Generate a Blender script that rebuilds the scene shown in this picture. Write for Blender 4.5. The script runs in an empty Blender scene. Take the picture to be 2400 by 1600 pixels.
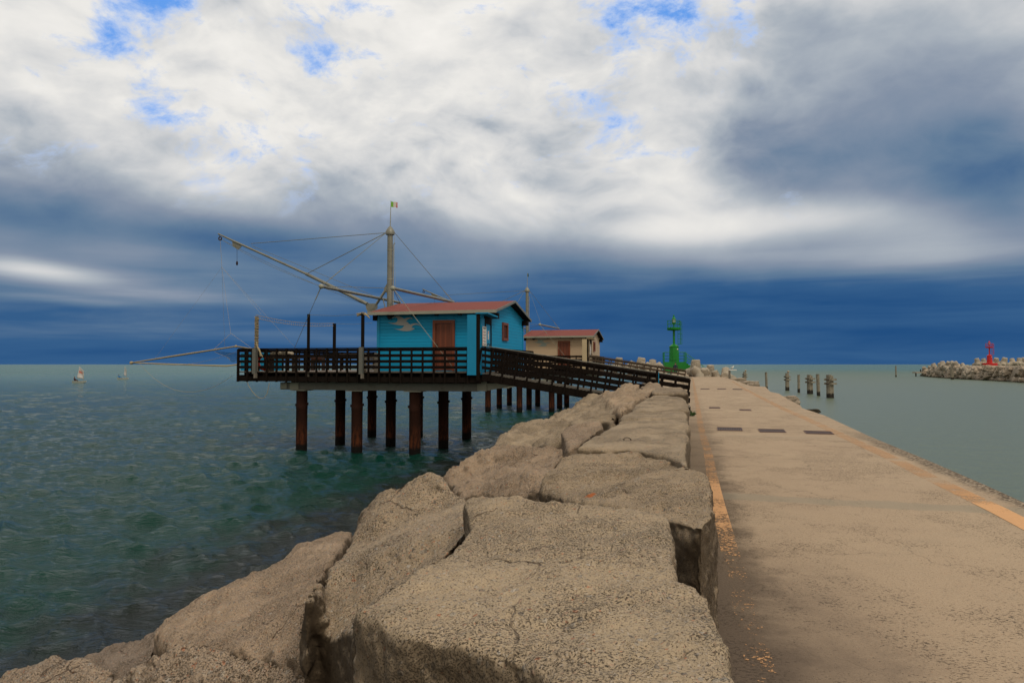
import bpy, bmesh, math, random
import numpy as np
from mathutils import Vector, Matrix, noise as MN
random.seed(7)
rng = np.random.default_rng(7)
scn = bpy.context.scene
COL = scn.collection
R = math.radians
FPX = 1600.0
PITCH = math.atan(53.5/1600)
CAMZ = 3.6
CAM = Vector((0, 0, CAMZ))

# ---------- pixel (of the 2400x1600 photograph) to real points ----------
def ray(u, v):
    f = Vector((0, math.cos(PITCH), math.sin(PITCH)))
    up = Vector((0, -math.sin(PITCH), math.cos(PITCH)))
    return f*FPX + Vector((1, 0, 0))*(u-1200) + up*(800-v)
def P(u, v, z):
    d = ray(u, v); k = (z-CAMZ)/d.z
    return CAM + d*k
def PD(u, v, Y):
    d = ray(u, v); return CAM + d*(Y/d.y)
# platform frame: s along the front rail to the right, t away from the camera
ANG = R(14.7)
E1 = Vector((math.cos(ANG), -math.sin(ANG), 0)); E2 = Vector((math.sin(ANG), math.cos(ANG), 0))
A0 = Vector((-1.6, 25.5, 0))
def LT(u, v, t, A=A0):
    d = ray(u, v); n = E2
    k = ((A-CAM).dot(n)+t)/d.dot(n); p = CAM + d*k - A
    return Vector((p.dot(E1), p.dot(E2), p.z))
def LS(u, v, s, A=A0):
    d = ray(u, v); n = E1
    k = ((A-CAM).dot(n)+s)/d.dot(n); p = CAM + d*k - A
    return Vector((p.dot(E1), p.dot(E2), p.z))

# ---------- naming and tagging ----------
def tag(o, label=None, cat=None, group=None, kind=None):
    if label: o['label'] = label
    if cat: o['category'] = cat
    if group: o['group'] = group
    if kind: o['kind'] = kind
    return o
def empty(name, loc, rz=0.0, label=None, cat=None, group=None):
    o = bpy.data.objects.new(name, None); COL.objects.link(o)
    o.location = loc; o.rotation_euler = (0, 0, rz); o.empty_display_size = .2
    return tag(o, label, cat, group)
def copy_tree(o, parent=None):
    c = o.copy(); COL.objects.link(c); c.parent = parent
    for ch in list(o.children): copy_tree(ch, c)
    return c

# ---------- mesh collector ----------
class MB:
    def __init__(s): s.v = []; s.f = []
    def add(s, vs, fs):
        n = len(s.v); s.v += [tuple(p) for p in vs]; s.f += [tuple(n+i for i in f) for f in fs]; return s
    def box(s, x0, x1, y0, y1, z0, z1):
        vs = [(x, y, z) for z in (z0, z1) for y in (y0, y1) for x in (x0, x1)]
        return s.add(vs, [(0,2,3,1),(4,5,7,6),(0,1,5,4),(2,6,7,3),(0,4,6,2),(1,3,7,5)])
    def beam(s, p, q, w, h, up=Vector((0,0,1))):
        p = Vector(p); q = Vector(q); d = (q-p).normalized()
        a = d.cross(up)
        if a.length < 1e-4: a = d.cross(Vector((0,1,0)))
        a.normalize(); b = a.cross(d)
        vs = [c + a*(i*w/2) + b*(j*h/2) for c in (p, q) for j in (-1, 1) for i in (-1, 1)]
        return s.add(vs, [(0,1,3,2),(4,6,7,5),(0,4,5,1),(2,3,7,6),(0,2,6,4),(1,5,7,3)])
    def tube(s, pts, r, n=8, caps=True):
        pts = [Vector(p) for p in pts]; rs = r if isinstance(r, (list, tuple)) else [r]*len(pts)
        vs = []; prev = None
        for i, p in enumerate(pts):
            d = (pts[min(i+1, len(pts)-1)] - pts[max(i-1, 0)]).normalized()
            a = prev - d*prev.dot(d) if prev else d.cross(Vector((0,0,1)) if abs(d.z) < .9 else Vector((1,0,0)))
            a.normalize(); prev = a; b = d.cross(a)
            for k in range(n):
                t = 2*math.pi*k/n; vs.append(p + (a*math.cos(t)+b*math.sin(t))*rs[i])
        fs = [(i*n+k, i*n+(k+1)%n, (i+1)*n+(k+1)%n, (i+1)*n+k) for i in range(len(pts)-1) for k in range(n)]
        if caps: fs += [tuple(range(n-1, -1, -1)), tuple(range((len(pts)-1)*n, len(pts)*n))]
        return s.add(vs, fs)
    def lathe(s, prof, c=(0,0,0), n=24):
        vs = [(c[0]+r*math.cos(2*math.pi*k/n), c[1]+r*math.sin(2*math.pi*k/n), c[2]+z) for r, z in prof for k in range(n)]
        m = len(prof)
        fs = [(i*n+k, i*n+(k+1)%n, (i+1)*n+(k+1)%n, (i+1)*n+k) for i in range(m-1) for k in range(n)]
        fs += [tuple(range(n-1, -1, -1)), tuple(range((m-1)*n, m*n))]
        return s.add(vs, fs)
    def ring(s, c, R0, r, ax=(0,0,1), n=20, m=6, a0=0, a1=2*math.pi):
        ax = Vector(ax).normalized(); a = ax.cross(Vector((0,0,1)) if abs(ax.z) < .9 else Vector((1,0,0))).normalized(); b = ax.cross(a)
        c = Vector(c)
        return s.tube([c + (a*math.cos(a0+(a1-a0)*i/n)+b*math.sin(a0+(a1-a0)*i/n))*R0 for i in range(n+1)], r, m)
    def poly(s, pts, off):
        pts = [Vector(p) for p in pts]; off = Vector(off); n = len(pts)
        return s.add(pts + [p+off for p in pts], [tuple(range(n)), tuple(range(2*n-1, n-1, -1))] + [(i, i+n, (i+1)%n+n, (i+1)%n) for i in range(n)])
    def ball(s, c, r, n=12, m=8, sq=(1,1,1)):
        vs = [(c[0]+r*sq[0]*math.sin(math.pi*i/m)*math.cos(2*math.pi*k/n), c[1]+r*sq[1]*math.sin(math.pi*i/m)*math.sin(2*math.pi*k/n), c[2]+r*sq[2]*math.cos(math.pi*i/m)) for i in range(1, m) for k in range(n)]
        fs = [(i*n+k, (i+1)*n+k, (i+1)*n+(k+1)%n, i*n+(k+1)%n) for i in range(m-2) for k in range(n)]
        fs += [tuple(range(n)), tuple(range((m-2)*n+n-1, (m-2)*n-1, -1))]
        return s.add(vs, fs)
    def build(s, name, mat, parent=None, smooth=False, label=None, cat=None, group=None, kind=None):
        me = bpy.data.meshes.new(name); me.from_pydata(s.v, [], s.f)
        bm = bmesh.new(); bm.from_mesh(me); bmesh.ops.recalc_face_normals(bm, faces=bm.faces); bm.to_mesh(me); bm.free()
        if smooth:
            for p in me.polygons: p.use_smooth = True
            try: me.set_sharp_from_angle(angle=R(40))
            except Exception: pass
        if mat: me.materials.append(mat)
        o = bpy.data.objects.new(name, me); COL.objects.link(o); o.parent = parent
        return tag(o, label, cat, group, kind)

# ---------- materials ----------
class NG:
    def __init__(s, nt): s.nt = nt
    def n(s, t, ins=None, **kw):
        nd = s.nt.nodes.new(t)
        for k, v in kw.items(): setattr(nd, k, v)
        for k, v in (ins or {}).items(): s.set(nd, k, v)
        return nd
    def set(s, nd, k, v):
        i = nd.inputs[k]
        if hasattr(v, 'is_output') or isinstance(v, bpy.types.NodeSocket): s.nt.links.new(v, i)
        else:
            if isinstance(v, (tuple, list)) and len(v) == 3 and i.type == 'RGBA': v = (*v, 1)
            i.default_value = v
    def m(s, op, a, b=0.0, c=0.0, clamp=False):
        nd = s.n('ShaderNodeMath', {0: a, 1: b, 2: c}, operation=op); nd.use_clamp = clamp; return nd.outputs[0]
    def vm(s, op, a, b=(0,0,0)):
        nd = s.n('ShaderNodeVectorMath', {0: a}, operation=op)
        if op == 'SCALE': s.set(nd, 'Scale', b)
        else: s.set(nd, 1, b)
        return nd.outputs[0]
    def noise(s, vec, scale, detail=4, rough=.55, dist=0.0, lac=2.0):
        nd = s.n('ShaderNodeTexNoise', {'Vector': vec, 'Scale': scale, 'Detail': detail, 'Roughness': rough, 'Distortion': dist, 'Lacunarity': lac}); return nd.outputs[0]
    def noisec(s, vec, scale, detail=2):
        return s.n('ShaderNodeTexNoise', {'Vector': vec, 'Scale': scale, 'Detail': detail}).outputs['Color']
    def voro(s, vec, scale, feature='F1', rand=1.0):
        return s.n('ShaderNodeTexVoronoi', {'Vector': vec, 'Scale': scale, 'Randomness': rand}, feature=feature)
    def ramp(s, fac, stops, interp='LINEAR'):
        nd = s.n('ShaderNodeValToRGB', {'Fac': fac}); cr = nd.color_ramp; cr.interpolation = interp
        while len(cr.elements) < len(stops): cr.elements.new(.5)
        for e, (p, c) in zip(cr.elements, stops):
            e.position = p; e.color = (c, c, c, 1) if isinstance(c, (int, float)) else (*c, 1)
        return nd.outputs[0]
    def mix(s, f, a, b, mode='MIX'):
        nd = s.n('ShaderNodeMix', data_type='RGBA', blend_type=mode); nd.clamp_factor = True
        s.set(nd, 0, f); s.set(nd, 6, a); s.set(nd, 7, b); return nd.outputs[2]
    def ss(s, x, lo, hi):
        nd = s.n('ShaderNodeMapRange', {0: x, 1: lo, 2: hi, 3: 0.0, 4: 1.0}, interpolation_type='SMOOTHSTEP'); return nd.outputs[0]
    def coord(s, kind='Object'): return s.n('ShaderNodeTexCoord').outputs[kind]
    def pos(s): return s.n('ShaderNodeNewGeometry').outputs['Position']
    def sep(s, v):
        nd = s.n('ShaderNodeSeparateXYZ', {0: v}); return nd.outputs
    def comb(s, x, y, z): return s.n('ShaderNodeCombineXYZ', {0: x, 1: y, 2: z}).outputs[0]
    def bump(s, h, strength=.5, dist=.01, normal=None):
        nd = s.n('ShaderNodeBump', {'Height': h, 'Strength': strength, 'Distance': dist})
        if normal: s.set(nd, 'Normal', normal)
        return nd.outputs[0]
def new_mat(name):
    m = bpy.data.materials.new(name); m.use_nodes = True
    g = NG(m.node_tree); b = m.node_tree.nodes['Principled BSDF']; return m, g, b
def srgb(r, g, b):
    f = lambda c: (c/255/12.92) if c/255 <= .04045 else ((c/255+.055)/1.055)**2.4
    return (f(r), f(g), f(b))
def simple(name, col, rough=.7, var=.25, scale=6.0, metal=0.0, bump=.3, bd=.004, dirt=None, stretch=(1,1,1), spec=.4):
    m, g, b = new_mat(name)
    vec = g.n('ShaderNodeMapping', {'Vector': g.coord(), 'Scale': stretch}).outputs[0]
    n1 = g.noise(vec, scale, 6, .6); n2 = g.noise(vec, scale*9, 3, .6)
    k = g.m('ADD', g.m('MULTIPLY', g.m('SUBTRACT', n1, .5), var*2.2), g.m('MULTIPLY', g.m('SUBTRACT', n2, .5), var*1.2))
    c = g.mix(1.0, col, g.comb(g.m('ADD', 1.0, k), g.m('ADD', 1.0, k), g.m('ADD', 1.0, k)), 'MULTIPLY')
    if dirt: c = g.mix(g.m('MULTIPLY', g.ss(g.noise(vec, scale*.6, 6, .7), .5, .68), dirt[1]), c, dirt[0])
    g.set(b, 'Base Color', c); g.set(b, 'Metallic', metal); g.set(b, 'Specular IOR Level', spec)
    g.set(b, 'Roughness', g.m('ADD', rough-.1, g.m('MULTIPLY', n2, .2)))
    if bump: g.set(b, 'Normal', g.bump(g.m('ADD', n1, g.m('MULTIPLY', n2, .5)), bump, bd))
    return m
# ---------- camera, light, sky ----------
cd = bpy.data.cameras.new('camera'); cam = bpy.data.objects.new('camera', cd); COL.objects.link(cam)
cd.sensor_width = 36; cd.lens = 24; cd.clip_start = .05; cd.clip_end = 60000
cam.location = CAM; cam.rotation_euler = (R(90)+PITCH, 0, 0); scn.camera = cam
SUN_EL, SUN_AZ = R(48), R(150)          # sun behind the camera, to the right, through thin cloud
sd = bpy.data.lights.new('sun', 'SUN'); sun = bpy.data.objects.new('sun', sd); COL.objects.link(sun)
sd.energy = 1.3; sd.angle = R(14); sd.color = (1, .9, .76)
sv = Vector((math.sin(SUN_AZ)*math.cos(SUN_EL), math.cos(SUN_AZ)*math.cos(SUN_EL), math.sin(SUN_EL)))
sun.rotation_euler = sv.to_track_quat('Z', 'Y').to_euler(); sun.location = sv*60
scn.view_settings.view_transform = 'Standard'; scn.view_settings.look = 'None'
scn.view_settings.exposure = 0; scn.view_settings.gamma = 1

def build_world():
    w = bpy.data.worlds.new('World'); scn.world = w; w.use_nodes = True
    g = NG(w.node_tree); bg = w.node_tree.nodes['Background']
    d = g.coord('Generated'); x, y, z = g.sep(d)[:3]
    zc = g.m('MAXIMUM', z, 0.0)
    sky = g.n('ShaderNodeTexSky', sky_type='NISHITA')
    sky.sun_disc = False; sky.sun_elevation = SUN_EL; sky.sun_rotation = SUN_AZ
    el = g.m('ARCSINE', g.m('MINIMUM', zc, 1.0)); az = g.m('ARCTAN2', x, y)
    # cloud coordinates: roundish heaps high up, flattened towards the horizon
    pl = g.comb(g.m('MULTIPLY', x, 1.0), g.m('MULTIPLY', y, 1.0), g.m('MULTIPLY', z, 1.75))
    wc = g.vm('SCALE', g.vm('SUBTRACT', g.noisec(pl, 3.2, 3), (.5,.5,.5)), .16)
    pw = g.vm('ADD', pl, wc)
    big = g.noise(pw, 3.6, 6, .45)
    det = g.noise(g.vm('ADD', pw, (7.3, 2.1, 0)), 10, 7, .55)
    def billow(off, sc):
        n_ = g.noise(g.vm('ADD', pw, off), sc, 6, .52)
        return g.m('MULTIPLY', g.m('ABSOLUTE', g.m('SUBTRACT', n_, .5)), -2.0)
    b0 = g.m('ADD', billow((3.1, .4, 1.2), 6.5), g.m('MULTIPLY', billow((1.1, 5.4, 2.2), 15), .45))
    b1 = g.m('ADD', billow((3.1, .4, 1.245), 6.5), g.m('MULTIPLY', billow((1.1, 5.4, 2.23), 15), .45))
    wa = g.sep(g.vm('SCALE', g.vm('SUBTRACT', g.noisec(pl, .9, 4), (.5,.5,.5)), .22))
    az2 = g.m('ADD', az, wa[0]); el2 = g.m('ADD', el, g.m('MULTIPLY', wa[1], .55))
    base = g.ramp(g.m('DIVIDE', el2, .6), [(p/.6, c) for p, c in SKY_RAMP], 'EASE')
    tot = base
    for (u, v, ru, rv, amp) in SKY_BLOBS:
        q = ray(u, v).normalized(); a0 = math.atan2(q.x, q.y); e0 = math.asin(q.z)
        sa = ru/1600*math.cos(a0)**2; se = rv/1600*math.cos(a0)
        dx = g.m('MULTIPLY', g.m('SUBTRACT', az2, a0), 1/sa); dy = g.m('MULTIPLY', g.m('SUBTRACT', el2, e0), 1/se)
        e = g.m('EXPONENT', g.m('MULTIPLY', g.m('MULTIPLY_ADD', dx, dx, g.m('MULTIPLY', dy, dy)), -1.0))
        tot = g.m('MULTIPLY_ADD', e, amp, tot)
    namp = g.ss(el, .0, .22)
    big2 = g.noise(g.vm('ADD', pw, (0, 0, .05)), 3.6, 6, .45)
    emb = g.m('ADD', g.m('MULTIPLY', g.m('SUBTRACT', b0, b1), .2), g.m('MULTIPLY', g.m('SUBTRACT', big, big2), .5))
    hi = g.ss(el, .13, .30)
    nz = g.m('ADD', g.m('ADD', g.m('MULTIPLY', g.m('SUBTRACT', big, .5), .56), g.m('MULTIPLY', g.m('SUBTRACT', det, .5), .10)), g.m('MULTIPLY', g.m('ADD', emb, g.m('MULTIPLY', g.m('ADD', b0, .28), .18)), hi))
    # long soft streaks near the horizon
    st = g.comb(g.m('MULTIPLY', az, 2.2), g.m('MULTIPLY', el, 26.0), 3.0)
    str_ = g.m('MULTIPLY', g.m('SUBTRACT', g.noise(st, 1.6, 7, .55, .4), .5), g.m('MULTIPLY', g.m('SUBTRACT', 1.0, g.ss(el, .08, .2)), .32))
    q = ray(2150, 230).normalized(); dx = g.m('MULTIPLY', g.m('SUBTRACT', az, math.atan2(q.x, q.y)), 1/.24); dy = g.m('MULTIPLY', g.m('SUBTRACT', el, math.asin(q.z)), 1/.19)
    calm = g.m('MULTIPLY_ADD', g.m('EXPONENT', g.m('MULTIPLY', g.m('MULTIPLY_ADD', dx, dx, g.m('MULTIPLY', dy, dy)), -1.0)), -.72, 1.0)
    nz = g.m('MULTIPLY', nz, calm)
    tot = g.m('ADD', tot, g.m('ADD', g.m('MULTIPLY', nz, g.m('MULTIPLY_ADD', namp, .88, .12)), str_))
    col = g.ramp(tot, [(.0, srgb(34,78,128)), (.12, srgb(54,94,138)), (.26, srgb(98,124,152)), (.4, srgb(134,147,166)), (.55, srgb(172,180,189)),
                       (.7, srgb(211,212,213)), (.85, srgb(234,232,228)), (1.0, srgb(246,243,238))])
    # blue gaps in the upper deck
    gap = g.noise(g.vm('ADD', pw, (3.7, 5.2, 0)), 9.0, 9, .66, .1)
    gsum = g.m('MULTIPLY', g.m('SUBTRACT', gap, .55), 3.6)
    for (u, v, ru, rv, amp) in SKY_GAPS:
        q = ray(u, v).normalized(); a0 = math.atan2(q.x, q.y); e0 = math.asin(q.z)
        sa = ru/1600*math.cos(a0)**2; se = rv/1600*math.cos(a0)
        dx = g.m('MULTIPLY', g.m('SUBTRACT', az2, a0), 1/sa); dy = g.m('MULTIPLY', g.m('SUBTRACT', el2, e0), 1/se)
        e = g.m('EXPONENT', g.m('MULTIPLY', g.m('MULTIPLY_ADD', dx, dx, g.m('MULTIPLY', dy, dy)), -1.0))
        gsum = g.m('MULTIPLY_ADD', e, amp*.95, gsum)
    gm = g.m('MULTIPLY', g.ss(gsum, .0, .5), g.ss(el, .17, .3))
    blue = g.mix(.75, g.vm('SCALE', sky.outputs[0], .12), srgb(96,164,252))
    deep = g.mix(g.ss(gsum, .3, .85), srgb(180,202,240), blue)
    col = g.mix(gm, col, deep)
    # unseen sky behind and above the camera, brightened and warmed to light the foreground
    back = g.ss(g.m('MULTIPLY', y, -1.0), -.35, .55); up = g.ss(z, .5, .95)
    bm_ = g.m('MAXIMUM', back, up)
    bright = g.mix(g.ss(big, .35, .65), (.56, .52, .46), (.84, .75, .63))
    col = g.mix(bm_, col, bright)
    g.set(bg, 'Color', col); g.set(bg, 'Strength', 1.0)
SKY_RAMP = [(0, .10), (.06, .12), (.10, .19), (.145, .31), (.20, .48), (.26, .62), (.32, .70), (.42, .76), (.6, .78)]
SKY_BLOBS = [
 (2150,250,330,260,-.34),(2430,380,200,200,-.22),(1840,330,150,110,-.22),(1900,90,130,110,-.12),(1900,760,600,70,-.08),(2000,380,200,60,-.06),
 (30,500,220,70,-.08),(600,560,260,40,-.08),(420,400,330,110,.16),(700,500,200,60,.06),(420,560,330,50,-.08),(620,600,400,60,-.12),(60,380,220,60,-.06),
 (330,250,200,70,.1),(640,340,220,120,.12),(480,450,200,50,.12),
 (1650,450,160,110,.2),(1950,520,330,60,.3),(2300,560,260,60,.26),(1600,560,250,60,.22),(2050,610,300,30,.1),
 (90,660,190,26,.42),(330,705,260,16,.2),(180,725,200,12,.15),(80,560,160,30,-.1),
 (1250,500,200,60,.1),(1330,330,110,60,-.14),(900,240,150,70,-.06),(430,340,170,35,-.10),(760,440,220,50,-.12),(60,300,200,50,-.03),(1000,540,260,40,-.10),
 (380,615,420,70,.12),(300,760,500,40,.05),(1280,660,300,60,-.08),(1900,700,500,40,-.08)]
SKY_GAPS = [(395,10,90,50,.8),(300,40,120,40,.3),(1560,10,120,50,.8),(1640,70,50,60,.5),(1780,40,45,50,.5),(1480,120,60,40,.45),(1520,200,90,60,.25),(1750,210,90,60,.2),(780,150,90,45,.3),(700,320,120,40,.22),(1125,60,40,60,.34),(640,390,45,25,.24),(350,245,60,40,.2),(230,130,170,50,.24),(1250,350,200,100,-.2),(2250,200,330,300,-.6),(1000,250,150,100,-.15),(900,60,100,60,-.2)]
build_world()
# ---------- procedural materials ----------
def stone_mat(name, base, pebble=1.0, dark=1.0, scale=1.0, lower=None, spots=()):
    """weathered conglomerate concrete: cement, pebbles of several tints, dark pits between them"""
    m, g, b = new_mat(name)
    p = g.coord('Object')
    p = g.vm('ADD', p, g.vm('SCALE', g.noisec(p, 9.0, 2), .05))
    big = g.noise(p, .9*scale, 6, .6); mid = g.noise(p, 5*scale, 6, .62); fin = g.noise(p, 95*scale, 3, .6)
    c = g.mix(g.ss(big, .36, .66), base, tuple(v*.78 for v in base))
    c = g.mix(g.m('MULTIPLY', g.ss(mid, .5, .72), .4), c, (base[0]*.62, base[1]*.62, base[2]*.66))
    v1 = g.voro(p, 34*scale); v2 = g.voro(p, 95*scale)
    def tint(v): return g.sep(v.outputs['Color'])
    t1 = tint(v1); t2 = tint(v2)
    pc = g.ramp(t1[0], [(0, (.16,.14,.12)), (.25, (.30,.27,.23)), (.5, (.40,.35,.28)), (.72, (.36,.24,.17)), (.86, (.46,.42,.37)), (.96, (.42,.17,.09)), (1, (.5,.14,.05))], 'CONSTANT')
    isp = g.m('MULTIPLY', g.m('LESS_THAN', v1.outputs[0], g.m('MULTIPLY_ADD', t1[1], .28, .12)), g.m('GREATER_THAN', t1[2], 1-.42*pebble))
    c = g.mix(g.m('MULTIPLY', isp, .75), c, pc)
    pc2 = g.ramp(t2[0], [(0, (.12,.10,.085)), (.3, (.27,.23,.19)), (.6, (.42,.36,.30)), (.85, (.40,.25,.17)), (.97, (.44,.15,.07))], 'CONSTANT')
    isp2 = g.m('MULTIPLY', g.m('LESS_THAN', v2.outputs[0], .42), g.m('GREATER_THAN', t2[1], 1-.75*pebble))
    c = g.mix(g.m('MULTIPLY', isp2, .55), c, pc2)
    # pits and cracks
    pit = g.noise(g.vm('MULTIPLY', p, (1, 1.25, 1.3)), 120*scale, 6, .78, 0)
    patch = g.ss(g.noise(g.vm('ADD', p, (5, 3, 1)), 2.1*scale, 4, .6), .33, .62)
    pm = g.m('MULTIPLY', g.ss(pit, g.m('MULTIPLY_ADD', patch, -.06, .575), g.m('MULTIPLY_ADD', patch, -.06, .61)), min(1, .92*dark))
    c = g.mix(pm, c, (.022, .017, .012))
    gr = g.noise(g.vm('ADD', p, (2,8,3)), 210*scale, 3, .7)
    c = g.mix(g.m('MULTIPLY', g.ss(gr, .54, .68), .55*dark), c, (.06,.045,.03)); c = g.mix(g.m('MULTIPLY', g.m('SUBTRACT', 1.0, g.ss(gr, .32, .44)), .3), c, (.55,.46,.36))
    ck = g.n('ShaderNodeTexVoronoi', {'Vector': g.vm('ADD', p, g.vm('SCALE', g.noisec(p, 5*scale, 5), .09)), 'Scale': 1.5*scale}, feature='DISTANCE_TO_EDGE').outputs['Distance']
    ck = g.m('MULTIPLY', g.m('SUBTRACT', 1.0, g.ss(ck, .0, .009)), g.ss(g.noise(g.vm('ADD', p, (4, 4, 9)), 1.6*scale, 4, .6), .5, .6))
    c = g.mix(g.m('MULTIPLY', ck, .6), c, (.05, .022, .015))
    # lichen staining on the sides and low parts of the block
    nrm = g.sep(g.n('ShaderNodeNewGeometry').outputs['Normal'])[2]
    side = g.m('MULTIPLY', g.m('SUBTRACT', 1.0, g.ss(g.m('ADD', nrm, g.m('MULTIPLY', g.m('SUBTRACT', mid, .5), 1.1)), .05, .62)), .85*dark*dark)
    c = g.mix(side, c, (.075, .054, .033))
    if lower is not None:
        wz = g.sep(g.pos())[2]
        wet = g.m('SUBTRACT', 1.0, g.ss(g.m('ADD', wz, g.m('MULTIPLY', g.m('SUBTRACT', mid, .5), .5)), lower-.25, lower+.3))
        c = g.mix(g.m('MULTIPLY', wet, .85), c, (.03, .027, .018))
    for (q, r0, r1) in spots:      # rings of orange lichen
        dd = g.m('ADD', g.n('ShaderNodeVectorMath', {0: g.pos(), 1: tuple(q)}, operation='DISTANCE').outputs['Value'], g.m('MULTIPLY', g.m('SUBTRACT', g.noise(g.pos(), 38, 4, .7), .5), .07))
        ring_ = g.m('MULTIPLY', g.ss(dd, r0-.012, r0), g.m('SUBTRACT', 1.0, g.ss(dd, r1-.008, r1+.006)))
        c = g.mix(g.m('MULTIPLY', ring_, .85), c, (.52,.14,.035))
    g.set(b, 'Base Color', c); g.set(b, 'Roughness', .88); g.set(b, 'Specular IOR Level', .25)
    h = g.m('ADD', g.m('MULTIPLY', g.m('SUBTRACT', 1.0, g.m('MULTIPLY', pm, 1.0)), 1.0), g.m('ADD', g.m('MULTIPLY', g.m('MULTIPLY', isp, g.m('SUBTRACT', .4, v1.outputs[0])), 1.6), g.m('MULTIPLY', fin, .35)))
    h = g.m('SUBTRACT', g.m('ADD', h, g.m('MULTIPLY', mid, .8)), g.m('MULTIPLY', ck, 1.5))
    g.set(b, 'Normal', g.bump(h, .85, .012/scale))
    return m
M = {}
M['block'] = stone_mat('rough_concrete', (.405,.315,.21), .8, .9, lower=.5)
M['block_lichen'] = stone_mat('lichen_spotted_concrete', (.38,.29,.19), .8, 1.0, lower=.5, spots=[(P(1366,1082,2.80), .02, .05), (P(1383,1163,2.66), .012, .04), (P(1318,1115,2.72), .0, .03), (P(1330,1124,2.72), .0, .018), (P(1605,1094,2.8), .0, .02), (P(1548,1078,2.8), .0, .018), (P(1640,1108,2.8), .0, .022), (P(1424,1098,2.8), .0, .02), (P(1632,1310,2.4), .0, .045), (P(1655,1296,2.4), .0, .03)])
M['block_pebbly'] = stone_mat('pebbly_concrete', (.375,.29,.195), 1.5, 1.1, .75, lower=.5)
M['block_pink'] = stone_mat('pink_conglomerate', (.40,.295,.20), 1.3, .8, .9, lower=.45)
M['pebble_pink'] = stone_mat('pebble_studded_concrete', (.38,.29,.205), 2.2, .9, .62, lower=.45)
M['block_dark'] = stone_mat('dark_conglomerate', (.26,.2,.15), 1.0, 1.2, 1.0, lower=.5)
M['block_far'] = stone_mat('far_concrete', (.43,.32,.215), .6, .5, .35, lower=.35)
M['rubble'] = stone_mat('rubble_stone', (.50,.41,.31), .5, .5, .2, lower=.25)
M['tetra'] = stone_mat('cast_concrete', (.46,.40,.31), .25, .45, .2, lower=.3)

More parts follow.
